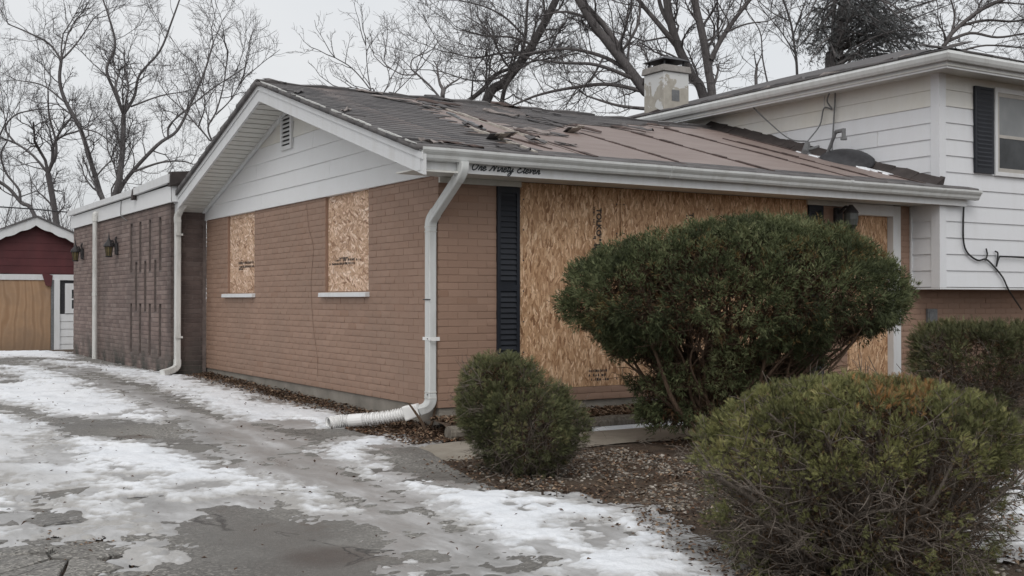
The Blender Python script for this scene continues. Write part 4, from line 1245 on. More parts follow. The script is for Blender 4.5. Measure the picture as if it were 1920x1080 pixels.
# door: board, frame, header, curved bracket, step
mb = MB(); mb.box((5.50, .07, -.02), (6.262, .085, 2.09)); o = mb.build('osb_board', M['osb_vertical'], house); o['label'] = 'chipboard sheet closing the front door'
stamp_rows(o, lambda a_, b_: (5.80 + b_, .068, a_), [(1.62, 1.78, .0, .05, .8)], 41, 'faded_ink')
mb = MB(); mb.box((6.266, -.02, -.1), (6.402, .10, 2.16)); mb.build('door_post', M['white_trim'], house, bevel=.004)
mb = MB(); mb.box((5.42, -.025, 2.03), (6.262, .10, 2.165)); mb.build('door_header', M['white_trim'], house, bevel=.004)
mb = MB(); arc = [(5.44, 2.03), (5.44, 1.86), (5.50, 1.86)] + [(5.50 + .22 * (1 - math.cos(a)), 1.86 + .168 * math.sin(a)) for a in np.linspace(.15, math.pi / 2, 6)]
mb.prism([(x, -.015, z) for x, z in arc], (0, .08, 0)); mb.build('curved_bracket', M['white_trim'], house)
mb = MB(); mb.box((5.3, -.55, -.2), (6.4, .0, -.03)); mb.build('door_step', M['foundation'], house, bevel=.01)
# --- wing ---------------------------------------------------------------------------------------
WBZ, WTZ, WBK, WXE = 1.17, 3.80, 8.2, 13.5
zb = [1.17 + .2 * k for k in range(14)]
mb = MB(); mb.box((WX + .03, WY + .03, WBZ + .004), (WXE, WBK, WTZ)); wing = mb.build('wing_wall', M['felt_dark'], house); wing['label'] = 'white lap-sided upper storey of the wing'
for k, z0 in enumerate(zb[:-1]):
    z1 = min(z0 + .2, WTZ)
    lo, hi = .016, .002
    mb = MB()                       # street face
    mb.hexa([(WX + .10, WY - lo + .0, z0), (WXE, WY - lo, z0), (WXE, WY + .028, z0), (WX + .10, WY + .028, z0), (WX + .10, WY - hi, z1 + .003), (WXE, WY - hi, z1 + .003), (WXE, WY + .028, z1 + .003), (WX + .10, WY + .028, z1 + .003)])
    mb.build('siding_board', M['cream_siding' if z0 > 3.36 else 'white_siding'], wing)
    mb = MB()                       # face above the low roof
    mb.hexa([(WX - lo, WY + .10, z0), (WX - lo, WBK, z0), (WX + .028, WBK, z0), (WX + .028, WY + .10, z0), (WX - hi, WY + .10, z1 + .003), (WX - hi, WBK, z1 + .003), (WX + .028, WBK, z1 + .003), (WX + .028, WY + .10, z1 + .003)][0:8])
    mb.build('siding_board', M['cream_siding' if z0 > 3.36 else 'white_siding'], wing)
for k_, (yj, zj) in enumerate(((1.4, 3.57), (.5, 2.97), (2.1, 3.17), (1.1, 2.77))):       # butt-joint covers of the lap boards
    mb = MB(); mb.box((WX - .0185, yj, zj + .004), (WX - .004, yj + .012, zj + .19)); mb.build('joint_cover', M['white_trim'], wing)
mb = MB(); mb.box((WX - .022, WY - .022, WBZ - .006), (WX + .10, WY + .027, WTZ)); mb.box((WX - .022, WY + .0275, WBZ - .006), (WX + .027, WY + .105, WTZ)); mb.build('corner_board', M['white_siding'], wing)
mb = MB(); mb.box((WX - .024, WY - .024, WBZ - .03), (WXE, .0, WBZ - .008)); mb.build('wing_soffit', M['white_trim'], wing)
mb = MB(); mb.box((WX - .03, -.03, 1.15), (WX - .004, -.004, 2.16)); mb.build('trim_strip', M['white_trim'], wing)
# wing eaves: hipped roof with gutters
EX, EY, EZ = 6.20, -.87, 3.92
mb = MB(); mb.box((EX + .08, EY + .08, 3.755), (WXE + .4, WBK + .4, 3.775)); mb.build('soffit_panel', M['soffit'], wing)
prof2 = [(0.02, 0.0), (.075, .0), (.09, -.02), (.09, -.115), (.03, -.115), (.012, -.085), (.0, -.04)]
mb = MB()
n_ = len(prof2); L_ = [(EX + a, 8.5, EZ + b) for a, b in prof2] + [(EX + a, EY + a, EZ + b) for a, b in prof2] + [(14.0, EY + a, EZ + b) for a, b in prof2]
mb.add(L_, [(r_ * n_ + j, r_ * n_ + (j + 1) % n_, (r_ + 1) * n_ + (j + 1) % n_, (r_ + 1) * n_ + j) for r_ in (0, 1) for j in range(n_)] + [tuple(range(n_))[::-1]]); mb.build('gutter', M['gutter_white'], wing)
mb = MB(); mb.box((EX + .095, EY + .09, 3.73), (EX + .12, 8.6, EZ - .01)); mb.box((EX + .12, EY + .095, 3.73), (WXE, EY + .12, EZ - .01)); mb.build('fascia', M['white_trim'], wing)
s2 = .30
A_ = (EX + .03, EY + .03, EZ + .0); 
hx = 3.4
mb = MB()
rx0, ry0, rx1, ry1 = EX + .03, EY + .03, 14.0, 8.7
zt = EZ + s2 * hx
top = [(rx0 + hx, ry0 + hx, zt), (rx1 - hx, ry0 + hx, zt), (rx1 - hx, ry1 - hx, zt), (rx0 + hx, ry1 - hx, zt)]
bot = [(rx0, ry0, EZ), (rx1, ry0, EZ), (rx1, ry1, EZ), (rx0, ry1, EZ)]
mb.hexa(bot + top); wr = mb.build('roof', M['shingle'], wing)
V = []; Fq = []; rnds = []
for side in (0, 1):
    t_ = 0
    while t_ < (9.3 if side == 0 else 7.0):
        w = rs.uniform(.2, .45)
        for rrow in range(3):
            h = .012 + rs.uniform(0, .022) * (rs.random() < .5)
            u0 = rrow * .14; u1 = u0 + .17
            def q(a, b, hh):
                return np.array([rx0 - .02 + b, ry0 - .02 + a, EZ + b * s2 + hh]) if side == 0 else np.array([rx0 - .02 + a, ry0 - .02 + b, EZ + b * s2 + hh])
            if rs.random() < .08: continue
            p8 = [q(t_, u0, .0), q(t_ + w, u0, .0), q(t_ + w, u1, .0), q(t_, u1, .0), q(t_, u0, h + .006), q(t_ + w, u0, h + .006), q(t_ + w, u1, .012), q(t_, u1, .012)]
            if side == 0: p8 = [p8[1], p8[0], p8[3], p8[2], p8[5], p8[4], p8[7], p8[6]]
            addhex(p8, rs.random())
        t_ += w
sh3 = np_mesh('shingles', np.array(V), np.array(Fq), M['shingle'], wing, rnd=np.array(rnds)); sh3['kind'] = 'stuff'
for i in range(16):
    y = -.4 + i * .36 + rs.uniform(-.1, .1); w = rs.uniform(.12, .4); b = rs.uniform(.02, .25)
    mb = MB(); h = rs.uniform(.02, .055)
    mb.hexa([(rx0 + b, y, EZ + b * s2), (rx0 + b + .12, y, EZ + (b + .12) * s2), (rx0 + b + .12, y + w, EZ + (b + .12) * s2), (rx0 + b, y + w, EZ + b * s2), (rx0 + b, y, EZ + b * s2 + .02 + h * rs.random()), (rx0 + b + .1, y, EZ + b * s2 + .04 + h * rs.random()), (rx0 + b + .1, y + w, EZ + b * s2 + .03 + h), (rx0 + b, y + w, EZ + b * s2 + .02)])
    mb.build('torn_flap', M[('shingle', 'torn_paper', 'felt_dark')[i % 3]], wing)
# wing window and shutter
shy = WY - .035
mb = MB(); mb.box((7.235, shy - .012, 2.585), (7.60, shy + .018, 3.66)); o = mb.build('shutter', M['shutter_navy'], wing); o['label'] = 'dark navy shutter beside the upper window'
for k in range(19):
    l_ = MB(); z = 2.65 + k * .052; l_.prism([(7.28, shy - .012, z), (7.28, shy - .017, z + .03), (7.28, shy - .012, z + .045)], (.275, 0, 0)); l_.build('slat', M['shutter_navy'], o)
wx0, wx1, wz0, wz1 = 7.635, 8.75, 2.57, 3.62
mb = MB()
for a, b in (((wx0, -.462, wz0 - .0), (wx0 + .05, -.435, wz1 + .06)), ((wx1 - .05, -.462, wz0), (wx1, -.435, wz1 + .06)), ((wx0 + .05, -.462, wz0), (wx1 - .05, -.435, wz0 + .05)), ((wx0 + .05, -.462, wz1), (wx1 - .05, -.435, wz1 + .06))): mb.box(a, b)
wo_ = mb.build('window', M['white_trim'], wing, bevel=.003)
mb = MB()
for a, b in (((wx0 + .05, -.452, wz0 + .05), (wx0 + .09, -.44, wz1)), ((wx1 - .09, -.452, wz0 + .05), (wx1 - .05, -.44, wz1)), ((wx0 + .09, -.452, wz0 + .05), (wx1 - .09, -.44, wz0 + .10)), ((wx0 + .09, -.453, 3.05), (wx1 - .09, -.44, 3.09)), ((wx0 + .09, -.452, wz1 - .05), (wx1 - .09, -.44, wz1))): mb.box(a, b)
mb.build('sash', M['beige_frame'], wo_)
mb = MB(); mb.box((wx0 + .09, -.446, wz0 + .10), (wx1 - .09, -.441, 3.05)); mb.build('pane', M['window_glass'], wo_)
mb = MB(); mb.box((wx0 + .09, -.446, 3.09), (wx1 - .09, -.441, wz1 - .05)); mb.build('pane', M['screen_mesh'], wo_)
bx_ = ony(1745, 598, 0)
mb = MB(); mb.box((bx_[0] - .09, -.035, .72), (bx_[0] + .09, .0, .90)); mb.box((bx_[0] - .07, -.045, .74), (bx_[0] + .05, -.035, .86)); mb.build('wall_vent', M['grey_metal'], house, bevel=.006)
# --- chimney ------------------------------------------------------------------------------------
cc = atd(1245, 200, 18.5); cx_, cy_ = cc[0], cc[1]
mb = MB(); mb.box((cx_, cy_, 3.6), (cx_ + .52, cy_ + .52, 4.72)); ch = mb.build('chimney', M['chimney_paint'], house, bevel=.01)
mb = MB(); mb.hexa([(cx_ - .035, cy_ - .035, 4.722), (cx_ + .555, cy_ - .035, 4.722), (cx_ + .555, cy_ + .555, 4.722), (cx_ - .035, cy_ + .555, 4.722), (cx_ - .02, cy_ - .02, 4.83), (cx_ + .54, cy_ - .02, 4.83), (cx_ + .54, cy_ + .54, 4.83), (cx_ - .02, cy_ + .54, 4.83)]); mb.build('chimney_cap', M['cap_concrete'], ch, bevel=.008)
mb = MB()
for a in (.05, .45):
    for b in (.05, .45): mb.box((cx_ + a, cy_ + b, 4.832), (cx_ + a + .02, cy_ + b + .02, 4.93))
mb.hexa([(cx_ - .03, cy_ - .03, 4.92), (cx_ + .55, cy_ - .03, 4.92), (cx_ + .55, cy_ + .55, 4.92), (cx_ - .03, cy_ + .55, 4.92), (cx_ + .12, cy_ + .12, 4.995), (cx_ + .40, cy_ + .12, 4.995), (cx_ + .40, cy_ + .40, 4.995), (cx_ + .12, cy_ + .40, 4.995)])
mb.tube([(cx_ + .26, cy_ + .26, 4.832), (cx_ + .26, cy_ + .26, 4.90)], .12, 10)
mb.build('spark_hood', M['dark_metal'], ch)
mb = MB(); mb.box((cx_ + .16, cy_ - .004, 4.25), (cx_ + .32, cy_ - .001, 4.43)); mb.build('cleanout_patch', M['grey_metal'], ch)

# ================================================================== THINGS ON AND BY THE HOUSE
# fallen satellite dish
dc = np.array(onx(1588, 300, WX - .26))
dish = empty('satellite_dish', tuple(dc), 'dark satellite dish fallen face down on the low roof beside the white siding', 'satellite dish')
def child(o, par):
    o.matrix_parent_inverse = Matrix.Translation(-Vector(par.location)); return o
nr, na = 7, 28
ax1 = np.array([.26, -.92, -.30]); ax1 /= np.linalg.norm(ax1)
nd_ = np.array([-.46, -.02, .88]); nd_ -= (nd_ @ ax1) * ax1; nd_ /= np.linalg.norm(nd_)
ax2 = np.cross(nd_, ax1)
V = []; Fc = []
for s_ in (0, 1):
    for i in range(nr + 1):
        r = i / nr
        for j in range(na):
            a = 2 * math.pi * j / na
            V.append(dc + ax1 * .36 * r * math.cos(a) + ax2 * .31 * r * math.sin(a) + nd_ * (.10 * (1 - r * r) - .012 * s_))
for s_ in (0, 1):
    o_ = s_ * (nr + 1) * na
    for i in range(nr):
        for j in range(na):
            f = (o_ + i * na + j, o_ + i * na + (j + 1) % na, o_ + (i + 1) * na + (j + 1) % na, o_ + (i + 1) * na + j)
            Fc.append(f if s_ else f[::-1])
for j in range(na):
    a, b = nr * na + j, nr * na + (j + 1) % na; c_ = (nr + 1) * na
    Fc.append((a, b, b + c_, a + c_))
mb = MB(); mb.add(V, Fc); child(mb.build('reflector', M['dark_metal'], dish, smooth=True), dish)
base = onx(1548, 297, WX - .30); elb = onx(1567, 247, WX - .34); lnb = onx(1582, 244, WX - .34); lnb2 = onx(1582, 258, WX - .34)
mb = MB(); mb.tube([base, elb], .022, 6); mb.tube([elb, lnb], .026, 6); child(mb.build('feed_arm', M['grey_metal'], dish), dish)
mb = MB(); mb.tube([lnb + np.array([0, 0, .02]), lnb2], .026, 8); mb.tube([lnb2, lnb2 - np.array([0, 0, .03])], .042, 10); child(mb.build('feed_horn', M['grey_metal'], dish), dish)
mt = onx(1512, 288, WX - .35)
mb = MB(); mb.tube([mt + np.array([.02, .05, -.06]), mt + np.array([0, 0, .05]), mt + np.array([0, -.02, .16])], [.06, .055, .03], 7); mb.tube([mt + np.array([0, -.05, .05]), mt + np.array([.05, -.18, .08])], .018, 6); mb.tube([mt, (mt + base) / 2 + np.array([0, 0, -.03]), base + np.array([.0, .0, -.02])], .03, 6)
child(mb.build('mount_bracket', M['grey_metal'], dish), dish)
def cable(name, pts, r, label, mat='black_rubber', par=None):
    mb = MB(); mb.tube(catmull(pts, 6), r, 6)
    o = mb.build(name, M[mat], par)
    if label: tag(o, label, 'cable')
    return o
top_c = mt + np.array([0, -.02, .16])
cable('cable', [onx(1397, 186, 6.3), onx(1440, 228, 6.45), onx(1480, 260, WX - .2), top_c], .010, 'slack cable running from the wing eave to the fallen dish bracket', 'grey_metal')
cable('cable', [onx(1556, 172, 6.5), onx(1551, 190, 6.52), onx(1560, 205, WX - .05), onx(1545, 203, WX - .05), onx(1537, 235, WX - .1), top_c], .010, 'looped cable hanging from the wing eave above the dish bracket', 'grey_metal')
cable('cable', [onx(1566, 172, WX - .06), onx(1565, 200, WX - .05), onx(1562, 245, WX - .05), onx(1560, 284, WX - .08)], .010, 'straight cable dropping down the siding behind the dish arm', 'grey_metal')
W_ = WY - .035
cable('cable', [ony(*q, W_) for q in ((1807, 388), (1806, 420), (1807, 455), (1815, 475), (1833, 488), (1848, 486), (1862, 498), (1880, 520), (1892, 545))] + [ony(1915, 580, WY + .2)], .011, 'black cable looping down the white siding under the gutter end')
cable('cable', [ony(*q, W_ - .01) for q in ((1847, 488), (1851, 478), (1849, 466))], .010, 'short black cable stub with its end turned up, nearer the gutter')
cable('cable', [ony(*q, W_ - .01) for q in ((1866, 471), (1871, 476), (1868, 500), (1873, 484), (1882, 481), (1935, 484))], .010, 'black cable running sideways off the frame edge across the siding')

# carriage lanterns on the dark brick wall
def lantern(y, z, label):
    root = empty('wall_lantern', (AX, y, z), label, 'lantern', 'lanterns on the dark brick wall'); root.scale = (.85, .85, .85)
    def at(a, b, c): return (a, b, c)
    xx = -.18
    mb = MB(); mb.tube([(-.005, 0, -.16), (-.02, 0, -.16), (-.03, 0, .06), (-.005, 0, .06)], [.02, .05, .045, .02], 8); mb.build('back_plate', M['lamp_iron'], root)
    mb = MB(); mb.tube(catmull([(-.02, 0, -.06), (-.07, 0, .02), (-.10, 0, .10), (-.14, 0, .10), (xx, 0, .06)], 5), .018, 6); mb.tube(catmull([(-.02, 0, .02), (-.05, 0, .13), (-.03, 0, .20)], 4), [.022] * 8 + [.006], 6); mb.tube(catmull([(-.03, 0, .0), (-.08, 0, .04), (-.13, 0, .02), (xx, 0, .05)], 4), .022, 6); mb.build('arm', M['lamp_iron'], root)
    mb = MB(); mb.tube([(xx, 0, .28), (xx, 0, .16), (xx, 0, .10), (xx, 0, .04), (xx, 0, -.0), (xx, 0, -.015)], [.004, .02, .042, .092, .105, .10], 10); mb.build('cap', M['lamp_iron'], root)
    mb = MB(); mb.tube([(xx, 0, -.016), (xx, 0, -.20)], [.078, .052], 8); mb.build('lamp_glass', M['amber_glass'], root)
    mb = MB()
    for k in range(8):
        a = 2 * math.pi * k / 8
        mb.tube([(xx + .081 * math.cos(a), .081 * math.sin(a), -.015), (xx + .056 * math.cos(a), .056 * math.sin(a), -.2)], .006, 4)
    mb.tube([(xx, 0, -.2), (xx, 0, -.225)], [.072, .06], 10); mb.build('cage', M['lamp_iron'], root)
    return root
lantern(10.80, 1.93, 'amber glass carriage lantern nearer the vertical slots, beside the drain pipe')
lantern(13.72, 1.94, 'carriage lantern at the far end of the dark brick wall')
# porch lantern by the door
pl = empty('porch_lantern', (5.30, -.02, 2.0), 'dark round porch lantern beside the boarded front door', 'lantern')
mb = MB(); mb.box((-.06, -.03, -.12), (.06, .018, .10)); mb.build('back_plate', M['lamp_iron'], pl, bevel=.01)
mb = MB(); mb.tube(catmull([(0, -.03, .04), (0, -.12, .10), (0, -.20, .06)], 5), .018, 6); mb.build('arm', M['lamp_iron'], pl)
mb = MB(); mb.tube([(0, -.2, .12), (0, -.2, .05), (0, -.2, .02)], [.02, .075, .09], 12); mb.build('cap', M['lamp_iron'], pl); mb = MB(); mb.tube([(0, -.2, -.12), (0, -.2, -.15), (0, -.2, -.23)], [.075, .05, .01], 12); mb.build('finial', M['lamp_iron'], pl)
mb = MB(); mb.tube([(0, -.2, .02), (0, -.2, -.05), (0, -.2, -.12)], [.08, .085, .07], 12); mb.build('lamp_glass', M['grey_glass'], pl)

# corrugated drain hose at the corner downspout
hp = catmull([(sx - .06, .10, -.005), (-.22, .19, -.05), (-.40, .34, -.095), (-.60, .52, -.125), (-.72, .60, -.135), (-.86, .60, -.15)], 26)
hose = empty('drain_hose', (-.5, .4, -.2), 'white corrugated drain hose running from the corner downspout over the leaves', 'hose')
start = 26
pts = hp[start:]
# resample finely with ribs
dseg = np.r_[0, np.cumsum(np.linalg.norm(np.diff(pts, axis=0), axis=1))]
ss_ = np.arange(0, dseg[-1], .0065)
P = np.stack([np.interp(ss_, dseg, pts[:, k]) for k in range(3)], 1)
rr = .054 + .0085 * np.sign(np.sin(ss_ / .026 * 2 * math.pi)) * np.minimum(1, 1)
smoothz = (ss_ > dseg[-1] * .56) & (ss_ < dseg[-1] * .74)
rr[smoothz] = .060
o = MB().tube(P, rr, 16, cap=False).build('hose_body', M['white_plastic'], hose); child(o, hose)
mb = MB(); mb.tube(pts[-1:] * np.array([1, 1, 1]) + np.array([[.16, -.0, .008], [.12, .0, .006]]), .05, 14); child(mb.build('hose_shade_disc', M['black_rubber'], hose), hose)  # black disc set inside the tube paints the shade of its hollow
a, b = hp[6], hp[30]; dv = (b - a) / np.linalg.norm(b - a); sd_ = np.cross(dv, [0, 0, 1.0]); sd_ /= np.linalg.norm(sd_); ud = np.cross(sd_, dv)
mb = MB(); w0, w1 = .058, .072
mb.hexa([a - sd_ * w0 - ud * w0, a + sd_ * w0 - ud * w0, b + sd_ * w1 - ud * w1, b - sd_ * w1 - ud * w1, a - sd_ * w0 + ud * w0, a + sd_ * w0 + ud * w0, b + sd_ * w1 + ud * w1, b - sd_ * w1 + ud * w1]); child(mb.build('adapter', M['white_plastic'], hose, bevel=.012), hose)

# log edging the bed
lg = [(-.22, -.60), (.7, -.585), (1.6, -.58), (2.75, -.565)]
P = catmull(np.array([(a_, b_, float(gz(a_, b_)) + .062) for a_, b_ in lg]), 7)
rl = .066 + .005 * np.sin(np.arange(len(P)) * 1.9)
# raised soil held by the log
xs = np.linspace(-.16, 5.3, 120); V = []; Q = []
for i_, x_ in enumerate(xs):
    for j_, (y_, z_) in enumerate(((-.57, -.26), (-.53, -.145), (-.4, -.118), (-.2, -.108), (.015, -.10))):
        V.append((x_, y_, z_ + .022 * math.sin(x_ * 9.1 + j_) * (0 < j_ < 4) * .5 + .012 * math.sin(x_ * 23 + j_ * 2) * (0 < j_)))
for i_ in range(len(xs) - 1):
    for j_ in range(4):
        a = i_ * 5 + j_; Q.append((a, a + 5, a + 6, a + 1))
tag(np_mesh('planting_ground', np.array(V), np.array(Q), M['soil'], smooth=True), 'raised soil strip held between the log and the brick front', None, None, 'structure')
mb = MB()
for k_ in range(14):
    x_ = 1.30 + k_ * .085; w_ = .03 + .02 * rs.random(); z_ = float(gz(x_, -.69)) + .018
    mb.hexa([(x_, -.69 - w_, z_ - .03), (x_ + .087, -.69 - w_, z_ - .03), (x_ + .087, -.645, z_ - .03), (x_, -.645, z_ - .03), (x_, -.685 - w_ * .6, z_ + .012), (x_ + .087, -.685 - w_ * .6, z_ + .012), (x_ + .087, -.648, z_ + .02), (x_, -.648, z_ + .02)])
tag(mb.build('snow', M['snow'], None), 'thin ribbon of snow along the foot of the log', None, None, 'stuff')
o = MB().tube(P, rl, 12).build('log', M['log_wood'], None, smooth=False); tag(o, 'weathered round log edging the bed in front of the brick front', 'log')
# sawn stump and dead stems by the hose
mb = MB(); q0 = np.array([.10, -.33, -.16])
mb.tube([q0 + np.array([0, 0, -.1]), q0 + np.array([0, 0, .06]), q0 + np.array([.005, 0, .15])], [.075, .06, .055], 9); tag(mb.build('tree_stump', M['bark_brown'], None), 'short dark sawn stump behind the end of the log', 'stump')
stem = empty('dead_shrub', tuple(gnd(800, 815)), 'two bare dark dead stems rising beside the drain hose', 'dead shrub')
for pts_ in ([(800, 812), (790, 790), (775, 768), (766, 756)], [(806, 808), (812, 785), (816, 765), (819, 752)], [(795, 808), (780, 795), (764, 786)]):
    b0 = gnd(*pts_[0]); w = (b0 - CAM) @ FW
    P = [atd(u_, v_, w) for u_, v_ in pts_]
    child(MB().tube(catmull(P, 4), np.linspace(.017, .009, 3 * 4 + 1 if len(pts_) == 4 else 9), 6).build('stem', M['bark_brown'], stem), stem)

# ================================================================== SHED
SY = 21.0
shed = empty('shed', (-.29, SY, -.24), 'small maroon gabled shed with a plywood-boarded opening behind the driveway', 'shed')
def shb(mb, name, mat): return child(mb.build(name, M[mat], shed), shed)
RX, RZ, RS = -.286, 3.05, .43
def sr(x): return RZ - RS * abs(x - RX)
mb = MB(); xl, xr = -2.6, 2.03
poly = [(xl, SY, 1.60)]
xs_ = np.linspace(xl, xr, 40)
low = [(x, SY, 1.60 + .05 * math.sin(x * 5.2) + .03 * math.sin(x * 11)) for x in xs_]
mb.prism(low + [(xr, SY, sr(xr) - .05), (RX, SY, RZ - .05), (xl, SY, sr(xl) - .05)], (0, .03, 0)); shb(mb, 'gable_front', 'maroon_siding')
for k in range(7):                               # bellied boards of the front
    z0 = 1.66 + k * .19
    half = (RZ - .12 - (z0 + .18)) / RS
    if half < .1: break
    a, b = max(xl, RX - half), min(xr, RX + half)
    mb = MB(); mb.prism([(a, SY - .003, z0 + .18), (a, SY - .009, z0), (a, SY - .003, z0)], (b - a, 0, 0)); shb(mb, 'siding_board', 'maroon_siding')
mb = MB(); mb.hexa([(-.03, SY - .05, 1.36), (.10, SY - .05, 1.34), (.14, SY - .03, 1.62), (-.12, SY - .03, 1.68), (-.02, SY - .035, 1.36), (.10, SY - .035, 1.34), (.14, SY - .022, 1.62), (-.12, SY - .022, 1.68)]); shb(mb, 'hanging_board', 'maroon_siding')
for sgn in (-1, 1):                              # scalloped verge boards
    xe = RX + sgn * 2.45
    xs_ = np.linspace(RX, xe, 40)
    up = [(x, SY - .22, sr(x) + .005) for x in xs_]; lo_ = [(x, SY - .22, sr(x) - .20 - .035 * abs(math.sin((x - RX) * 9))) for x in xs_][::-1]
    mb = MB(); mb.prism(up + lo_ if sgn > 0 else (up + lo_)[::-1], (0, .03, 0)); shb(mb, 'verge_board', 'white_trim')
    mb = MB(); mb.hexa([(RX, SY - .26, RZ + .01), (xe, SY - .26, sr(xe) + .01), (xe, SY + 4, sr(xe) + .01), (RX, SY + 4, RZ + .01), (RX, SY - .26, RZ + .05), (xe, SY - .26, sr(xe) + .05), (xe, SY + 4, sr(xe) + .05), (RX, SY + 4, RZ + .05)] if sgn > 0 else
                      [(xe, SY - .26, sr(xe) + .01), (RX, SY - .26, RZ + .01), (RX, SY + 4, RZ + .01), (xe, SY + 4, sr(xe) + .01), (xe, SY - .26, sr(xe) + .05), (RX, SY - .26, RZ + .05), (RX, SY + 4, RZ + .05), (xe, SY + 4, sr(xe) + .05)]); shb(mb, 'roof', 'shingle')
mb = MB(); mb.box((xl, SY - .005, 1.50), (xr, SY + .05, 1.64)); shb(mb, 'header', 'white_trim')
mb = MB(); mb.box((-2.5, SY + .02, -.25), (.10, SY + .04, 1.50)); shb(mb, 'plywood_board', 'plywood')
mb = MB(); mb.box((.105, SY - .01, -.3), (.17, SY + .05, 1.50)); shb(mb, 'post', 'grey_metal')
mb = MB(); mb.box((.175, SY - .03, -.3), (.31, SY + .06, 1.50)); shb(mb, 'post', 'white_trim')
for k in range(5):
    mb = MB(); z0 = -.3 + k * .19
    mb.hexa([(.312, SY + .01, z0), (1.9, SY + .01, z0), (1.9, SY + .05, z0), (.312, SY + .05, z0), (.312, SY + .022, z0 + .185), (1.9, SY + .022, z0 + .185), (1.9, SY + .05, z0 + .185), (.312, SY + .05, z0 + .185)]); shb(mb, 'siding_board', 'white_trim')
mb = MB(); mb.box((.312, SY + .05, .65), (1.9, SY + .09, 1.5)); shb(mb, 'recess', 'dark_metal')
mb = MB(); mb.box((.44, SY + .0, .66), (.60, SY + .045, 1.42)); mb.box((.60, SY + .0, .66), (1.15, SY + .045, .78)); mb.box((.60, SY, 1.26), (1.15, SY + .045, 1.42)); mb.box((.60, SY + .004, 1.0), (1.15, SY + .044, 1.04)); mb.box((.86, SY + .002, .78), (.90, SY + .043, 1.26)); shb(mb, 'window', 'white_trim')
for a, b, c, d in ((.60, .86, .78, 1.0), (.90, 1.15, .78, 1.0), (.60, .86, 1.04, 1.26), (.90, 1.15, 1.04, 1.26)):
    mb = MB(); mb.box((a, SY + .02, c), (b, SY + .03, d)); shb(mb, 'pane', 'window_glass')
mb = MB(); mb.box((-2.5, SY + .12, -.5), (1.95, SY + 3.9, 1.9)); shb(mb, 'shed_body', 'maroon_siding')
# ================================================================== VEGETATION
def rotate_about(v, k, a):
    return v * math.cos(a) + np.cross(k, v) * math.sin(a) + k * (k @ v) * (1 - math.cos(a))
def unit_v(v): return v / (np.linalg.norm(v) + 1e-9)

class Tubes:
    """many thin tubes in one numpy mesh"""
    def __init__(s): s.V = []; s.F = []; s.n = 0
    def add(s, P, R_, n):
        P = np.asarray(P, float)
        T = np.empty_like(P); T[1:-1] = P[2:] - P[:-2]; T[0] = P[1] - P[0]; T[-1] = P[-1] - P[-2]
        T /= np.linalg.norm(T, axis=1)[:, None] + 1e-9
        ref = np.array([.31, .22, .92]) if abs(T[0, 2]) < .8 else np.array([.8, .6, .05])
        A = np.cross(T, ref); A /= np.linalg.norm(A, axis=1)[:, None] + 1e-9
        B = np.cross(T, A)
        th = np.arange(n) / n * 2 * math.pi
        V = P[:, None] + np.asarray(R_)[:, None, None] * (np.cos(th)[None, :, None] * A[:, None] + np.sin(th)[None, :, None] * B[:, None])
        N = len(P)
        i = np.arange(N - 1)[:, None] * n; j = np.arange(n)[None]; k = (j + 1) % n
        F = np.stack([i + j, i + k, i + n + k, i + n + j], -1).reshape(-1, 4) + s.n
        s.V.append(V.reshape(-1, 3)); s.F.append(F); s.n += N * n
    def build(s, name, mat, parent):
        if not s.V: return None
        return np_mesh(name, np.vstack(s.V), np.vstack(s.F), mat, parent, smooth=True)

def grow(T, q, p, d, L, r, lvl, up=.12, wig=.22, kids=(7, 6, 4), fork=.6, mid=(.3, .95)):
    """a branch and its side branches; lvl counts down"""
    ns = 5 if lvl > 1 else (4 if lvl == 1 else 3)
    P = [p]; dd = unit_v(d)
    for i in range(ns):
        dd = unit_v(dd + q.normal(0, wig, 3) + np.array([0, 0, up]))
        P.append(P[-1] + dd * L / ns)
    P = np.array(P)
    rr = r * np.linspace(1, .35 if lvl else .5, ns + 1)
    T[1 if lvl < 3 else 0].add(P, rr, 6 if lvl > 2 else (4 if lvl > 1 else 3))
    if lvl == 0: return
    nk = kids[min(len(kids) - 1, 3 - lvl)] if lvl <= 3 else kids[0]
    for k in range(nk):
        t_ = mid[0] + (mid[1] - mid[0]) * (k + q.random()) / nk
        i = min(int(t_ * ns), ns - 1); f = t_ * ns - i
        pp = P[i] * (1 - f) + P[i + 1] * f; tv = unit_v(P[i + 1] - P[i])
        ax = unit_v(np.cross(tv, q.normal(0, 1, 3)))
        cd_ = rotate_about(tv, ax, q.uniform(.5, 1.1))
        grow(T, q, pp, cd_, L * q.uniform(.38, .68) * (1 - .35 * t_), max(r * q.uniform(.4, .56) * (1 - .3 * t_), .004), lvl - 1, up, wig, kids, fork, mid)

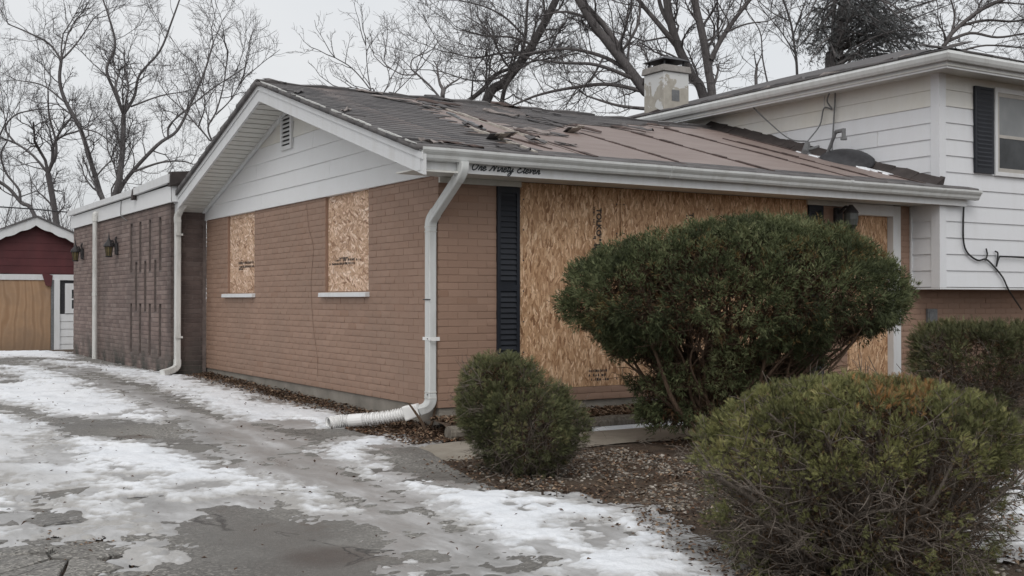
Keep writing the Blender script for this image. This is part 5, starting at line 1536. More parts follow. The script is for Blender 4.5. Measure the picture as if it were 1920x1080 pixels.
def tree(name, label, depth, limbs, seed, mat='bark_grey', group='bare trees behind the house', lvl=2, every=.55, blen=1.9, kids=(7, 6, 4), up=.1, tipr=.5, spread=.5, wig=.22):
    """limbs: list of (pixel path, start radius px, end radius px); first path of a limb starting low is run down to the ground"""
    q = np.random.default_rng(seed)
    pxm = depth / FPX
    T = [Tubes(), Tubes()]
    root_p = None
    for li, (path, r0, r1) in enumerate(limbs):
        P = []
        dz = 0
        for k, (u_, v_) in enumerate(path):
            dz = q.normal(0, .12) * (k > 0) * spread * 2 + dz
            P.append(atd(u_, v_, depth + dz))
        P = np.array(P)
        if li == 0:
            b = P[0].copy(); low = b + (P[0] - P[1]) / np.linalg.norm(P[1] - P[0]) * .8
            zg = float(gz(b[0], b[1])) - .2
            if low[2] > zg + .5:
                g_ = np.array([low[0] + (low[0] - b[0]) * .5, low[1] + (low[1] - b[1]) * .5, zg])
                P = np.vstack([g_, (g_ + low) / 2 + np.array([.03, 0, 0]), P]); 
            root_p = P[0]
            ext = 2 if low[2] > zg + .5 else 0
        else: ext = 0
        C = catmull(P, 5)
        rr = np.linspace(r0, r1, len(C)) * pxm * (.70 if mat == 'bark_far' else .80)
        if ext: rr[:ext * 5] = r0 * pxm * np.linspace(1.35, 1.02, ext * 5)
        T[0].add(C, rr, 9 if r0 > 5 else 6)
        # side branches along the limb
        seg = np.r_[0, np.cumsum(np.linalg.norm(np.diff(C, axis=0), axis=1))]
        s0 = seg[ext * 5] + .2 if ext else .15
        s = s0
        while s < seg[-1]:
            i = min(np.searchsorted(seg, s), len(C) - 1)
            tv = unit_v(C[i] - C[i - 1])
            fr = s / seg[-1]
            ax = unit_v(np.cross(tv, q.normal(0, 1, 3)))
            d_ = rotate_about(tv, ax, q.uniform(.5, 1.15))
            d_ = unit_v(d_ + np.array([0, 0, .25]))
            L = blen * q.uniform(.5, 1.15) * (1.15 - .5 * fr)
            grow(T, q, C[i], d_, L, min(max(rr[i] * .42, .010), .034), lvl, up, wig, kids)
            s += every * q.uniform(.6, 1.4)
        tv = unit_v(C[-1] - C[-2])                               # the limb's own tip goes on
        for k in range(2):
            ax = unit_v(np.cross(tv, q.normal(0, 1, 3)))
            grow(T, q, C[-1], rotate_about(tv, ax, q.uniform(.1, .5)), blen * 1.1, max(rr[-1] * .8, .012), lvl, up, wig, kids)
    root = empty(name, tuple(root_p), label, 'tree', group)
    for o in (T[0].build('trunk', M[mat], root), T[1].build('crown', M[mat], root)):
        if o: o.matrix_parent_inverse = Matrix.Translation(-Vector(root_p))
    return root

# --- trees left of the gable
tree('bare_tree', 'bare tree with two stems and a wide crown behind the flat-roofed wall', 35, [
    ([(196, 395), (186, 355), (168, 295), (150, 240), (122, 188), (112, 150), (115, 112)], 8.5, 4),
    ([(115, 112), (92, 82), (55, 62), (15, 45)], 3.4, 1.5), ([(115, 112), (132, 95), (152, 70), (175, 35)], 3.2, 1.5),
    ([(206, 392), (222, 345), (230, 280), (232, 215)], 9.5, 6),
    ([(232, 215), (214, 170), (200, 130), (216, 85), (205, 35), (190, -10)], 5, 2.2),
    ([(232, 215), (252, 180), (262, 140), (300, 95), (322, 40), (340, -10)], 4.6, 2),
    ([(216, 375), (240, 332), (295, 272), (332, 245), (360, 190), (385, 130), (400, 80)], 6, 2),
    ([(315, 258), (318, 235), (350, 205), (400, 165), (440, 140)], 3.2, 1.6),
    ([(250, 322), (300, 305), (340, 302), (362, 308)], 3.2, 1.4),
    ([(245, 200), (300, 180), (345, 172)], 2.6, 1.2), ([(120, 190), (80, 160), (30, 150)], 2.6, 1.2),
    ([(150, 240), (185, 250), (215, 275)], 2.2, 1.2)], 21, 'bark_far', blen=1.9, every=.46, kids=(8, 9, 7), wig=.27)
tree('bare_tree', 'knotted bare tree with a swollen fork behind the small shed', 37, [
    ([(106, 425), (101, 385), (94, 345), (90, 325)], 8.5, 7.5), ([(90, 325), (104, 290), (104, 262), (92, 215), (90, 170)], 4.8, 2),
    ([(90, 325), (62, 292), (28, 268), (-10, 255)], 4, 2), ([(104, 262), (125, 252), (150, 245)], 3.2, 1.8), ([(28, 268), (10, 240), (30, 215), (70, 205)], 3, 1.6)], 22, 'bark_far', blen=1.9, every=.44, kids=(8, 9, 7), wig=.27)
tree('bare_tree', 'leaning bare tree at the frame edge behind the shed', 38, [
    ([(64, 402), (40, 380), (15, 352), (-20, 330)], 6.5, 4), ([(38, 378), (35, 355), (12, 325), (2, 290), (15, 262)], 4, 2), ([(-20, 330), (-10, 280), (10, 230)], 3, 2)], 23, 'bark_far', blen=2.0, every=.46, kids=(8, 9, 7), wig=.27)
tree('bare_tree', 'slim bare tree rising just behind the gable roof slope', 21, [
    ([(405, 290), (392, 262), (372, 238), (352, 215)], 3, 2), ([(402, 275), (390, 240), (405, 210), (418, 165), (425, 120)], 3, 1.6), ([(405, 215), (430, 190), (448, 160)], 2, 1.3), ([(372, 238), (384, 200), (380, 160)], 2, 1.2)], 24, 'bark_far', blen=1.1, every=.26, kids=(8, 7, 5))
# --- trees over the roof
tree('bare_tree', 'small twiggy tree peeping over the ridge', 23, [
    ([(706, 195), (692, 165), (660, 128), (628, 108)], 2.6, 1.3), ([(700, 190), (690, 140), (686, 85)], 2, 1), ([(710, 190), (730, 150), (720, 110)], 1.8, 1), ([(720, 195), (755, 160), (780, 135)], 1.6, 1), ([(690, 175), (665, 165), (640, 165)], 1.6, .9)], 25, 'bark_far', blen=.8, every=.3, kids=(5, 4, 3), wig=.16)
tree('broken_tree', 'snapped tree trunk with one crooked branch above the ridge', 22, [
    ([(830, 205), (830, 180), (831, 168)], 6, 5), ([(826, 185), (805, 160), (783, 140), (771, 128), (773, 112), (785, 104)], 2.8, 1.2), ([(780, 140), (755, 140), (735, 130)], 1.8, .9)], 26, 'bark_grey', blen=.7, every=.45, kids=(5, 4, 3))
tree('bare_tree', 'dark bare tree leaning over the ridge beside the snapped trunk', 25, [
    ([(908, 200), (948, 152), (988, 100), (1018, 48), (1042, 0), (1060, -50)], 13, 8), ([(868, 197), (905, 168), (930, 140), (958, 128)], 6, 4), ([(939, 203), (946, 168), (962, 135)], 5.5, 4.5),
    ([(975, 115), (985, 70), (988, 20), (992, -30)], 4.5, 2.5), ([(1000, 85), (960, 70), (915, 68), (880, 60)], 3.2, 1.4), ([(1022, 45), (1020, 10), (1015, -30)], 3.5, 2), ([(990, 98), (940, 100), (890, 108), (850, 100)], 3, 1.2), ([(960, 135), (920, 150), (880, 150), (830, 135)], 2.6, 1.2), ([(985, 70), (950, 35), (915, 15), (880, 5)], 3, 1.2)], 27, 'bark_grey', blen=1.5, every=.34, kids=(8, 9, 7), wig=.26)
tree('bare_tree', 'big bare tree with limbs arching left beside the chimney', 24, [
    ([(1232, 215), (1205, 165), (1170, 118), (1140, 80), (1108, 38), (1085, 0), (1060, -40)], 15, 8), ([(1172, 118), (1158, 85), (1130, 45), (1095, 5), (1075, -30)], 8, 5),
    ([(1185, 138), (1135, 108), (1070, 92), (1010, 97), (950, 108)], 5.5, 1.8), ([(1195, 150), (1120, 122), (1060, 118), (1000, 112)], 5, 1.8), ([(1210, 172), (1140, 158), (1070, 165), (1010, 178), (960, 198)], 5, 2.2),
    ([(1222, 205), (1160, 198), (1100, 180)], 4.5, 2), ([(1105, 35), (1060, 22), (1010, 30)], 4, 1.5), ([(1195, 150), (1230, 148), (1260, 155)], 4, 2), ([(1160, 105), (1190, 60), (1200, 20), (1195, -20)], 4, 2), ([(1130, 110), (1110, 145), (1080, 175)], 3, 1.4)], 28, 'bark_grey', blen=1.6, every=.36, kids=(8, 9, 7), wig=.26)
tree('bare_tree', 'thick bare trunk rising directly behind the chimney', 26, [
    ([(1322, 195), (1296, 140), (1272, 88), (1256, 35), (1246, -30)], 12.5, 9), ([(1268, 85), (1235, 45), (1205, 10), (1180, -25)], 7, 4), ([(1258, 50), (1240, 15), (1232, -20)], 6, 4), ([(1288, 120), (1262, 105), (1240, 95)], 3, 1.5)], 29, 'bark_grey', blen=1.5, every=.4, kids=(8, 9, 7), wig=.26)
tree('bare_tree', 'forked bare trunk standing to the right of the chimney', 25, [
    ([(1336, 195), (1328, 130), (1318, 70), (1304, 10), (1292, -50)], 11.5, 8), ([(1333, 112), (1350, 78), (1376, 38), (1404, 2), (1430, -35)], 6.5, 3.5), ([(1320, 80), (1350, 60), (1365, 20)], 3, 1.5), ([(1360, 60), (1400, 45), (1440, 40)], 2.6, 1.3)], 30, 'bark_grey', blen=1.5, every=.36, kids=(8, 9, 7), wig=.26)
tree('bare_tree', 'slender bare tree between the forked trunk and the evergreen', 28, [
    ([(1495, 150), (1490, 90), (1482, 40), (1465, -10)], 4.2, 2.6), ([(1486, 70), (1500, 30), (1515, -10)], 2.5, 1.5), ([(1490, 100), (1465, 60), (1440, 30)], 2.2, 1.2), ([(1440, 160), (1430, 110), (1425, 60), (1400, 20)], 2.4, 1.2), ([(1482, 40), (1450, 25), (1420, 0)], 2, 1)], 31, 'bark_far', blen=1.5, every=.36, kids=(8, 9, 7), wig=.26)
tree('bare_tree', 'snapped dark stub standing above the wing roof edge', 24, [([(1418, 170), (1417, 145), (1419, 126)], 4.5, 3.2)], 32, 'bark_grey', blen=.35, every=1.2, kids=(3, 2, 1), lvl=1)
tree('bare_tree', 'bare spreading tree over the hipped wing roof', 26, [
    ([(1765, 130), (1775, 78), (1800, 48), (1840, 18), (1890, -5)], 6, 4), ([(1775, 78), (1820, 62), (1870, 70), (1925, 62)], 4, 2), ([(1800, 48), (1850, 38), (1900, 40), (1950, 30)], 3.5, 2), ([(1770, 95), (1800, 95), (1850, 85), (1920, 90)], 3, 1.6), ([(1840, 18), (1870, 5), (1920, 8)], 3, 1.6), ([(1782, 70), (1790, 30), (1780, -10)], 3, 1.8)], 33, 'bark_grey', blen=1.5, every=.3, kids=(8, 9, 7), wig=.26)

# --- foliage ---------------------------------------------------------------------------------
def foliage(name, P, A, size, tmpl, mat, parent, rnd, q, droop=0):
    """P points, A axis directions, size (n,), tmpl (k,3,3): side, along, normal"""
    n = len(P)
    A = A / (np.linalg.norm(A, axis=1)[:, None] + 1e-9)
    Rv = q.normal(0, 1, (n, 3)); S_ = np.cross(A, Rv); S_ /= np.linalg.norm(S_, axis=1)[:, None] + 1e-9
    N_ = np.cross(S_, A)
    k = len(tmpl)
    V = (P[:, None, None] + size[:, None, None, None] * (tmpl[None, :, :, 0, None] * S_[:, None, None] + tmpl[None, :, :, 1, None] * A[:, None, None] + tmpl[None, :, :, 2, None] * N_[:, None, None]))
    V = V.reshape(-1, 3)
    F = np.arange(n * k * 3).reshape(-1, 3)
    rv = np.repeat(rnd, k * 3)
    return np_mesh(name, V, F, mat, parent, rnd=rv)
def needle_tmpl(k, w, seed, cone=.75):
    q = np.random.default_rng(seed); out = []
    for i in range(k):
        a = q.uniform(0, 2 * math.pi); c = q.uniform(.1, cone); L = q.uniform(.6, 1.0); s0 = q.uniform(0, .35)
        d = np.array([math.sin(c) * math.cos(a), math.cos(c), math.sin(c) * math.sin(a)])
        b = np.array([0, s0, 0]); sd_ = unit_v(np.cross(d, q.normal(0, 1, 3))) * w
        out.append([b - sd_ * .5 + d * .08, b + sd_ * .5 + d * .08, b + d * L])
        out.append([b + d * L * .3 - sd_, b + d * L * .3 + sd_ * .8, b + d * L * .85 + sd_ * .3])
    return np.array(out)
def fan_tmpl(seed):
    """flat cypress spray: rib with lobes"""
    q = np.random.default_rng(seed); out = []
    out.append([np.array([-.03, 0, 0]), np.array([.03, 0, 0]), np.array([0, 1.0, .05])])
    for i in range(4):
        s0 = .12 + .2 * i
        for sg in (-1, 1):
            L = (.52 - .09 * i) * q.uniform(.8, 1.1); an = q.uniform(.55, .85)
            d = np.array([sg * math.sin(an), math.cos(an), q.uniform(-.2, .2)])
            b = np.array([0, s0, 0]); wv = np.array([.0, .05, .012])
            out.append([b - wv, b + wv, b + d * L])
    return np.array(out)
NT1, FT1, FT0 = needle_tmpl(4, .07, 1), fan_tmpl(2), fan_tmpl(2)[[0, 1, 2, 5, 6]]

def shrub_points(n, prof, centre, ax_a, ax_b, q, shell=(.75, 1.02), bscale=1.0, lump=.12, seed=0, zlo=None, power=1.0, cshift=None):
    """points in the shell of a lumpy solid: prof = [(z, radius)], returns points, outward dirs, height fraction, shell fraction"""
    zs = np.array([p_[0] for p_ in prof]); rs_ = np.array([p_[1] for p_ in prof])
    o = np.argsort(zs); zs, rs_ = zs[o], rs_[o]
    # sample z with density ~ surface area
    zz = np.linspace(zs[0], zs[-1], 400); rr = np.interp(zz, zs, rs_); dr = np.gradient(rr, zz)
    w = rr * np.sqrt(1 + dr ** 2) + .02; cdf = np.cumsum(w) / w.sum()
    z = np.interp(q.random(n), cdf, zz); th = q.uniform(0, 2 * math.pi, n)
    r = np.interp(z, zs, rs_); drz = np.interp(z, zz, np.clip(dr, -6, 6))
    lum = 1 + lump * 2 * (fbm(th * 2.2 + 10 + (np.cos(th) * 2), z * 4.5 + 5, seed + 3, 3) - .5) + lump * (fbm(np.cos(th) * 5 + 20, z * 11 + np.sin(th) * 5, seed + 8, 3) - .5)
    fr = shell[0] + (shell[1] - shell[0]) * q.random(n) ** power
    rho = r * lum * fr
    zc = zs[0] + (zs[-1] - zs[0]) * .5
    z2 = z if True else z
    sh = 0 if cshift is None else np.interp(z, [c[0] for c in cshift], [c[1] for c in cshift])
    P = centre[None] + (rho * np.cos(th) + sh)[:, None] * ax_a + (rho * np.sin(th) * bscale)[:, None] * ax_b
    P[:, 2] = zc + (z - zc) * (1 + (lum - 1) * .5) * (1 - (1 - fr) * .35)
    nn = np.cos(th)[:, None] * ax_a + np.sin(th)[:, None] * ax_b
    nn = nn + np.array([0, 0, 1.0])[None] * (-drz)[:, None]
    nn /= np.linalg.norm(nn, axis=1)[:, None]
    return P, nn, (z - zs[0]) / (zs[-1] - zs[0]), fr, th
def woody(root, base, targets, q, r0, mat, name='branches', n=5, sag=.0, twigs=0, tl=.2, sides=5, inherit=None):
    """branches from near the base to points of the shell, each with side twigs"""
    T = Tubes(); tr = min(r0, .018)
    for tg in targets:
        b = base + q.normal(0, .03, 3) * np.array([1, 1, .3])
        d = tg - b
        m1 = b + d * .33 + q.normal(0, .05, 3) * np.linalg.norm(d) + np.array([0, 0, -sag * np.linalg.norm(d)])
        m2 = b + d * .68 + q.normal(0, .05, 3) * np.linalg.norm(d)
        C = catmull([b, m1, m2, tg], n)
        T.add(C, r0 * q.uniform(.5, 1) * np.linspace(1, .22, len(C)), sides)
        for k in range(twigs):
            i = q.integers(len(C) // 3, len(C) - 1)
            tv = unit_v(C[i + 1] - C[i]); dv = unit_v(rotate_about(tv, unit_v(np.cross(tv, q.normal(0, 1, 3))), q.uniform(.4, 1.1)))
            L = tl * q.uniform(.5, 1.2)
            p1 = C[i] + dv * L * .5 + q.normal(0, .03, 3) * L; p2 = p1 + unit_v(dv + q.normal(0, .45, 3)) * L * .5
            T.add([C[i], p1, p2], [tr * .22, tr * .16, tr * .08], 4)
            for kk in range(2):
                dv2 = unit_v(dv + q.normal(0, .7, 3)); T.add([p1, p1 + dv2 * L * .3, p1 + unit_v(dv2 + q.normal(0, .4, 3)) * L * .5], [tr * .12, tr * .09, tr * .05], 3)
    o = T.build(name, M[mat], root); o.matrix_parent_inverse = Matrix.Translation(-Vector(root.location))
    return o
def leaf_child(o, root): o.matrix_parent_inverse = Matrix.Translation(-Vector(root.location)); return o
def zv(v, d): return CAM[2] + (561 - v) / FPX * d

def clumps(P, N_, per, L, spread, q, up=.5, jit=.35):
    n = len(P)
    A = N_ * .8 + np.array([0, 0, up]) + q.normal(0, jit, P.shape); A /= np.linalg.norm(A, axis=1)[:, None]
    i = np.repeat(np.arange(n), per); m_ = len(i)
    t_ = q.random(m_) ** .8
    Ls = (L * q.uniform(.6, 1.3, n))[i]
    lat = q.normal(0, 1, (m_, 3)); lat -= (lat * A[i]).sum(1)[:, None] * A[i]; lat /= np.linalg.norm(lat, axis=1)[:, None] + 1e-9
    off = spread * (1.05 - .75 * t_) * q.random(m_) ** .5 * Ls / L
    pos = P[i] + A[i] * ((t_ - .45) * Ls)[:, None] + lat * off[:, None]
    ax = A[i] * .9 + lat * (.85 * (1.05 - .6 * t_))[:, None] + q.normal(0, .18, (m_, 3))
    return pos, ax, i, t_
# big spreading juniper
q = np.random.default_rng(101); d = 10.0; k = d / FPX
cen = atd(1372, 561, d); cen[2] = 0
jun = empty('juniper', (cen[0], cen[1], float(gz(cen[0], cen[1]))), 'large clipped juniper with a broad mushroom-shaped dark green crown before the boarded window', 'shrub')
prof = [(zv(v, d), hw * k) for v, hw in ((418, 4), (422, 55), (434, 135), (450, 188), (468, 230), (486, 264), (515, 308), (550, 332), (580, 330), (602, 300), (626, 252), (655, 198), (690, 160), (730, 132), (770, 98), (805, 55))]
shiftj = [(zv(805, d), -90 * k), (zv(700, d), -40 * k), (zv(620, d), 0), (zv(515, d), 2 * k), (zv(480, d), 12 * k), (zv(450, d), 42 * k), (zv(418, d), 66 * k)]
def hole_mask(P):
    uu = ((P - CAM) @ RT) / ((P - CAM) @ FW) * FPX + 960; vv_ = 540 - ((P - CAM) @ UPV) / ((P - CAM) @ FW) * FPX
    h = (((uu - 1305) / 40) ** 2 + ((vv_ - 652) / 36) ** 2 < 1) | (((uu - 1175) / 75) ** 2 + ((vv_ - 690) / 22) ** 2 < .8) | (((uu - 1400) / 34) ** 2 + ((vv_ - 632) / 12) ** 2 < 1)
    return h
P, N_, hf, fr, th = shrub_points(3000, prof, cen, RT, F0, q, (.86, 1.0), .62, .10, 4, cshift=shiftj, power=.6)
keep = (P[:, 2] > zv(625, d) + .10 * q.normal(0, 1, len(P))) | (q.random(len(P)) < .85)
gap = fbm(P[:, 0] * 4 + P[:, 1] * 2, P[:, 2] * 5, 33, 3)
keep &= ~((P[:, 2] < zv(600, d)) & (gap > .64)) & ~hole_mask(P)
bare = (fbm(P[:, 0] * 2.1 + 3, P[:, 2] * 3.1 + P[:, 1] * 2, 71, 3) > .66) & (q.random(len(P)) < .35)
keep &= ~bare
P, N_ = P[keep], N_[keep]
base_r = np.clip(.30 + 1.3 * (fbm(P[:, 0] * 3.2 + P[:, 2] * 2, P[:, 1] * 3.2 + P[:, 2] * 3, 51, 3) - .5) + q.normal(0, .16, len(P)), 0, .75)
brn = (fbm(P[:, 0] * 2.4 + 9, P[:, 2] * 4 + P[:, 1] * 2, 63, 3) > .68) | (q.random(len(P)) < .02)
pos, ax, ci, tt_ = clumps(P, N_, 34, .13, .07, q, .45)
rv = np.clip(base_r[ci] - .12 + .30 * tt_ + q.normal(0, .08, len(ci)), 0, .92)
mk = brn[ci] & (q.random(len(ci)) < .55); rv[mk] = q.uniform(.90, 1, mk.sum())
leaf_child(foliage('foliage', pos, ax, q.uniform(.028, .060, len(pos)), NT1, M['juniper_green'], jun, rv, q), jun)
base = np.array([cen[0], cen[1], float(gz(cen[0], cen[1]))]) - RT * .12
Pt, Nt, hft, frt, tht = shrub_points(115, prof[3:12], cen, RT, F0, q, (.72, .95), .62, .1, 4, cshift=shiftj)
woody(jun, base, Pt, q, .030, 'bark_brown', twigs=9, tl=.34, sag=.02)
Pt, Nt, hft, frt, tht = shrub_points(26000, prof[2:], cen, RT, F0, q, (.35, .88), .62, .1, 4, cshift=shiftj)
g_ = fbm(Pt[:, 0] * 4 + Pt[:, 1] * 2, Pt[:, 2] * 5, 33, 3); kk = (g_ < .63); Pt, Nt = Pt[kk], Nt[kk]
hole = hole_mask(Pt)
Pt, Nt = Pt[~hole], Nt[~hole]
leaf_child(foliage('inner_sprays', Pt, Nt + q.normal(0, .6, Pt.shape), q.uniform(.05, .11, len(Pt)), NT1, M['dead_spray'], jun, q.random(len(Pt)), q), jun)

def arbor(name, label, d, uc, prof_px, seed, n_leaf, n_wood, bsc, mat, size, top_frac, side_dens, wood_r, cshift=None, brown=None, ntw=7, tl=.22, thick=0):
    q = np.random.default_rng(seed); k = d / FPX
    cen = atd(uc, 561, d); cen[2] = 0
    zg = float(gz(cen[0], cen[1]))
    root = empty(name, (cen[0], cen[1], zg), label, 'shrub')
    prof = [(max(zv(v, d), zg), hw * k) for v, hw in prof_px]
    cs = None if cshift is None else [(zv(v, d), s * k) for v, s in cshift][::-1]
    P, N_, hf, fr, th = shrub_points(n_leaf // 18, prof, cen, RT, F0, q, (.86, 1.01), bsc, .20, seed, cshift=cs, power=.7)
    lumpn = fbm(th * 3 + 3, hf * 6, seed + 5, 3)
    edge = top_frac + .34 * (lumpn - .5)
    keep = (hf > edge) | (q.random(len(P)) < side_dens)
    bare = (fbm(th * 4 + 1, hf * 7 + 2, seed + 15, 3) > .68) & (q.random(len(P)) < .75)
    keep &= ~bare
    P, N_, hf = P[keep], N_[keep], hf[keep]
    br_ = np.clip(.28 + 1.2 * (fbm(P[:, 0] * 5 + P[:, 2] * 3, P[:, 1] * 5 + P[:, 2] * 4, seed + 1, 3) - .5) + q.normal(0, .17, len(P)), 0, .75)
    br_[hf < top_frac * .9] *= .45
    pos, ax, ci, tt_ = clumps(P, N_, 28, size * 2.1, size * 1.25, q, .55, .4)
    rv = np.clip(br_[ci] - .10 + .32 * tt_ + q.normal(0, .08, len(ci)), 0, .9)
    rv[q.random(len(ci)) < .03] = .93
    if brown is not None:
        uu = ((pos - CAM) @ RT) / ((pos - CAM) @ FW) * FPX + 960; vv_ = 540 - ((pos - CAM) @ UPV) / ((pos - CAM) @ FW) * FPX
        for (bu, bv_, brd) in brown:
            mk = (np.hypot((uu - bu), (vv_ - bv_) * 1.3) < brd * (.3 + 1.1 * q.random(len(P)))[ci]) & (q.random(len(P)) < .45)[ci] & (q.random(len(ci)) < .8)
            rv[mk] = q.uniform(.92, 1, mk.sum())
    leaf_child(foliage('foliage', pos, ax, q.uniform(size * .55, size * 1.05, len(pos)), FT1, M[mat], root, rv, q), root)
    base = np.array([cen[0], cen[1], zg])
    Pt, Nt, hft, frt, tht = shrub_points(n_wood, prof[1:-1], cen, RT, F0, q, (.86, 1.10), bsc, .12, seed, cshift=cs)
    woody(root, base, Pt, q, wood_r, 'twig_grey', twigs=ntw, tl=tl, sag=.05)
    if thick:
        Pt, Nt, hft, frt, tht = shrub_points(thick, prof[2:-2], cen, RT, F0, q, (.93, 1.03), bsc, .1, seed + 1, cshift=cs)
        o_ = woody(root, base, Pt, q, wood_r * 1.9, 'twig_grey', name='limbs', twigs=6, tl=tl * 1.3, sag=.14)
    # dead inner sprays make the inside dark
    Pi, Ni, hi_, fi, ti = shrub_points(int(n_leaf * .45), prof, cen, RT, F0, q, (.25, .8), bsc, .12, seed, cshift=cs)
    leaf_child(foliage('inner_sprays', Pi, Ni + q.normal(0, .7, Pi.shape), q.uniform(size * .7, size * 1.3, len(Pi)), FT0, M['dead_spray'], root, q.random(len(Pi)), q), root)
    return root
arbor('cypress_shrub', 'big rounded yellow-green shrub with bare woody sides and a rusty patch, at the frame corner', 5.7, 1612,
      [(716, 8), (721, 90), (732, 165), (755, 228), (790, 272), (830, 300), (890, 308), (950, 298), (1010, 270), (1055, 215), (1085, 150)], 201, 54000, 210, .85, 'arbor_green', .037, .58, .16, .017, brown=[(1690, 722, 75), (1705, 752, 40), (1500, 985, 22)], ntw=8, tl=.20, thick=34)
arbor('cypress_shrub', 'small ragged egg-shaped shrub in front of the navy shutter', 8.4, 985,
      [(672, 5), (677, 42), (688, 62), (712, 76), (745, 96), (780, 112), (815, 110), (845, 92), (870, 66), (890, 42)], 202, 17000, 90, .9, 'arbor_dull', .047, .30, .42, .011, cshift=[(672, -48), (720, -42), (770, -10), (820, 0), (890, 5)], ntw=7, tl=.2, thick=10)
arbor('cypress_shrub', 'dull green shrub with a brown underside below the white overhang', 12.6, 1835,
      [(618, 20), (622, 80), (632, 108), (645, 124), (675, 130), (700, 126), (725, 112), (745, 90), (775, 60)], 203, 13000, 110, .8, 'arbor_dull', .075, .50, .25, .016, ntw=6, tl=.26)

# evergreen behind the wing
q = np.random.default_rng(300); d = 27
T = Tubes(); ev = None
P0 = [atd(u_, v_, d) for u_, v_ in ((1562, 150), (1566, 110), (1574, 60), (1586, 0), (1596, -60))]
zg = float(gz(P0[0][0], P0[0][1]))
ev = empty('evergreen_tree', (P0[0][0], P0[0][1], zg), 'dark grey-green evergreen with drooping sprays above the wing roof', 'tree')
C = catmull([np.array([P0[0][0] - .1, P0[0][1], zg - .2])] + P0, 5); T.add(C, np.linspace(17, 10, len(C)) * d / FPX, 9)
tips = []
for i in range(72):
    s0 = atd(1570 + q.normal(0, 6), q.uniform(-60, 135), d + q.normal(0, .3))
    e = atd(np.clip(1690 + q.normal(0, 62), 1595, 1800), q.uniform(-40, 128), d + q.normal(0, 1.2))
    if q.random() < .14: e = atd(q.uniform(1490, 1570), q.uniform(40, 135), d + q.normal(0, .6))
    C = catmull([s0, (s0 + e) / 2 + np.array([0, 0, .18]), e], 6); T.add(C, np.linspace(.035, .010, len(C)), 4)
    tips.append(C[3:])
leaf_child(T.build('trunk', M['bark_grey'], ev), ev)
tp = np.vstack(tips); P = tp[q.integers(0, len(tp), 6500)] + q.normal(0, .13, (6500, 3))
A = q.normal(0, .6, P.shape) + np.array([0, 0, -.5]) + RT * .5
leaf_child(foliage('crown', P, A, q.uniform(.10, .20, len(P)), needle_tmpl(5, .05, 9), M['evergreen_hazed'], ev, q.random(len(P)), q), ev)

# distant thicket along the horizon on the left, one grey mass
q = np.random.default_rng(400); T = [Tubes(), Tubes()]
for i in range(130):
    u_ = q.uniform(-60, 420); dd_ = q.uniform(38, 60)
    b = atd(u_, 561, dd_); b[2] = float(gz(b[0], b[1]))
    grow(T, q, b, np.array([q.normal(0, .15), q.normal(0, .15), 1]), q.uniform(2.6, 5.2), q.uniform(.03, .06), 2, .15, .14, (9, 8, 4))
V = np.vstack(T[0].V + T[1].V) if T[0].V else np.vstack(T[1].V)
o = T[1].build('brush', M['bark_far'], None); tag(o, 'distant grey thicket of bare brush behind the shed', None, None, 'stuff')
for i in range(0): pass
# overhead wire at the left
P = [atd(-60, 384, 22), atd(60, 392, 23), atd(135, 398, 24), atd(260, 400, 25.5)]
o = MB().tube(catmull(P, 6), .014, 5).build('overhead_wire', M['dark_metal'], None); tag(o, 'thin overhead wire crossing above the shed roof', 'wire')

# ================================================================== LITTER
def ground_z(x, y): return gz(x, y) + .035 * (fbm(x * 1.3, y * 1.3, 3) - .6) - .012
def litter(name, X, Y, zoff, size, mat, label, q, tilt=.45, rnd=None, squash=.6):
    n = len(X)
    yaw = q.uniform(0, 2 * math.pi, n); t1 = q.normal(0, tilt, n)
    a = np.stack([np.cos(yaw), np.sin(yaw), t1 * .6], 1); b = np.stack([-np.sin(yaw), np.cos(yaw), q.normal(0, tilt, n) * .6], 1)
    up = np.array([0, 0, 1.0]); L = size; W = size * squash * q.uniform(.6, 1.1, n)
    c = np.stack([X, Y, np.maximum(ground_z(X, Y), gz(X, Y)) + zoff], 1)
    curl = (q.uniform(.1, .5, n) * L)[:, None] * up
    v0 = c - a * L[:, None] / 2; v1 = c + b * W[:, None] / 2 + curl * .6; v2 = c + a * L[:, None] / 2 + curl * .2; v3 = c - b * W[:, None] / 2 + curl * .6
    V = np.stack([v0, v1, v2, v3], 1).reshape(-1, 3)
    i = np.arange(n)[:, None] * 4
    F = np.concatenate([np.hstack([i, i + 3, i + 2]), np.hstack([i, i + 2, i + 1])])
    o = np_mesh(name, V, F, M[mat], None, rnd=np.repeat(q.random(n) if rnd is None else rnd, 4))
    return tag(o, label, None, None, 'stuff')
q = np.random.default_rng(500)
# leaves along the gable wall, at the corner, in the bed
n = 5200
y = q.uniform(-.3, 7.3, n); x = -np.abs(q.normal(0, .17, n)) - .0 ; x = np.where(x < edge_r(y) - .10, q.uniform(-.3, 0, n), x)
x2 = q.uniform(-.85, .3, 3000); y2 = q.uniform(-.75, .55, 3000); kp = (x2 > edge_r(y2) - .05) & ~((x2 > 0) & (y2 > 0)); 
X_ = np.r_[x, x2[kp]]; Y_ = np.r_[y, y2[kp]]
litter('leaves', X_, Y_, .012 + .05 * q.random(len(X_)) * np.exp(-np.abs(X_) * 5), q.uniform(.02, .05, len(X_)), 'dead_leaf', 'brown dead leaves drifted along the foot of the gable wall', q)
n = 42000
x = q.uniform(-1.9, 3.6, n); y = q.uniform(-8.2, -.9, n)
yfw = -1.50 + .05 * np.sin(x * 1.7)
kp = (x > edge_r(y) - .06 + .12 * q.normal(0, 1, n)) & (y < yfw - .0) & (fbm(x * 2.1, y * 2.1, 91) > .36)
X_, Y_ = x[kp], y[kp]
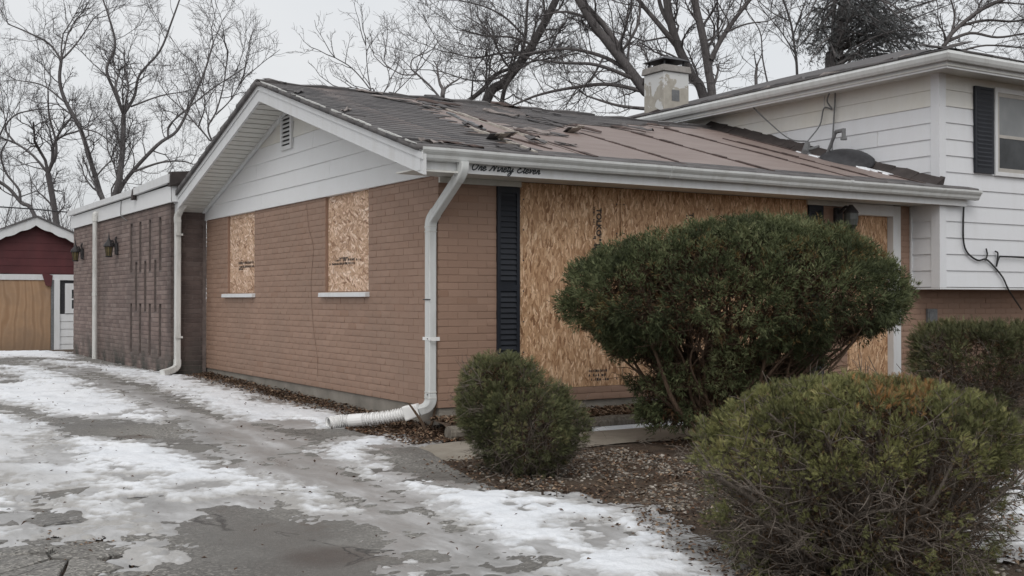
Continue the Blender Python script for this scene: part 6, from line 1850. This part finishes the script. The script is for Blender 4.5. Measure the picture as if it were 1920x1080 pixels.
litter('leaves', X_, Y_, .006 + .02 * q.random(len(X_)), q.uniform(.012, .042, len(X_)), 'dead_leaf', 'brown needles and dead leaves covering the planting bed', q)
n = 9000
x = q.uniform(-.1, 5.2, n); y = q.uniform(-.50, -.01, n); kp = x > -1; X_, Y_ = x[kp], y[kp]
litter('leaves', X_, Y_, .115 + .035 * q.random(len(X_)) + .02 * Y_, q.uniform(.025, .055, len(X_)), 'dead_leaf', 'tan dead leaves heaped between the log and the brick front', q, rnd=q.uniform(.45, .95, len(X_)))
# pebbles in the bed
def pebbles(name, X, Y, size, label, q):
    import itertools
    ph = (1 + 5 ** .5) / 2
    iv = np.array([(-1, ph, 0), (1, ph, 0), (-1, -ph, 0), (1, -ph, 0), (0, -1, ph), (0, 1, ph), (0, -1, -ph), (0, 1, -ph), (ph, 0, -1), (ph, 0, 1), (-ph, 0, -1), (-ph, 0, 1)]) / 1.9
    fi = np.array([(0, 11, 5), (0, 5, 1), (0, 1, 7), (0, 7, 10), (0, 10, 11), (1, 5, 9), (5, 11, 4), (11, 10, 2), (10, 7, 6), (7, 1, 8), (3, 9, 4), (3, 4, 2), (3, 2, 6), (3, 6, 8), (3, 8, 9), (4, 9, 5), (2, 4, 11), (6, 2, 10), (8, 6, 7), (9, 8, 1)])
    n = len(X); sc = size[:, None] * q.uniform(.5, 1, (n, 3)) * np.array([1, 1, .6]); yaw = q.uniform(0, 6.28, n)
    v = iv[None] * sc[:, None]
    vx = v[..., 0] * np.cos(yaw)[:, None] - v[..., 1] * np.sin(yaw)[:, None]; vy = v[..., 0] * np.sin(yaw)[:, None] + v[..., 1] * np.cos(yaw)[:, None]
    V = np.stack([vx + X[:, None], vy + Y[:, None], v[..., 2] + (ground_z(X, Y) + size * .2)[:, None]], -1).reshape(-1, 3)
    F = (fi[None] + (np.arange(n) * 12)[:, None, None]).reshape(-1, 3)
    return tag(np_mesh(name, V, F, M['pebble'], None, rnd=np.repeat(q.random(n), 12), smooth=True), label, None, None, 'stuff')
n = 11000
x = q.uniform(-1.6, 1.6, n); y = q.uniform(-8, -1.6, n)
dens = fbm(x * 1.4 + 4, y * 1.4, 93)
kp = (x > edge_r(y) + .10) & (dens > .47)
pebbles('pebbles', x[kp], y[kp], q.uniform(.010, .024, kp.sum()), 'pale pebbles scattered through the planting bed', q)
# crumbs, bits of leaf and grit on the driveway and snow
n = 900
x = q.uniform(-5, -.3, n); y = q.uniform(-6, 14, n); kp = (x < edge_r(y))
X_, Y_ = x[kp], y[kp]
litter('debris', X_, Y_, .03 + .02 * q.random(len(X_)), q.uniform(.012, .04, len(X_)), 'dead_leaf', 'scattered leaf bits and grit on the snowy driveway', q, rnd=q.uniform(0, .5, len(X_)))
# gravelly soil and leaves among the broken slabs
n = 2600
x = q.uniform(-5.2, -3.2, n); y = q.uniform(-5, -2.2, n); kp = x < edge_l(y) + .02
litter('leaves', x[kp], y[kp], .0, q.uniform(.012, .035, kp.sum()), 'dead_leaf', 'rust-brown leaf crumbs between the broken slabs', q)
# twigs lying about in the bed
T = Tubes()
for i in range(150):
    x = q.uniform(-1.4, 2.2); y = q.uniform(-6.5, -1.4)
    if x < edge_r(np.array([y]))[0] - .1: continue
    z = float(gz(x, y)) + .02; a = q.uniform(0, 6.28); L = q.uniform(.08, .35)
    T.add([np.array([x, y, z]), np.array([x + L * .5 * math.cos(a), y + L * .5 * math.sin(a), z + .03 * q.random()]), np.array([x + L * math.cos(a + .3), y + L * math.sin(a + .3), z + .02])], [.004, .0035, .002], 4)
o = T.build('twigs', M['twig_grey'], None); tag(o, 'fallen twigs scattered over the planting bed', None, None, 'stuff')
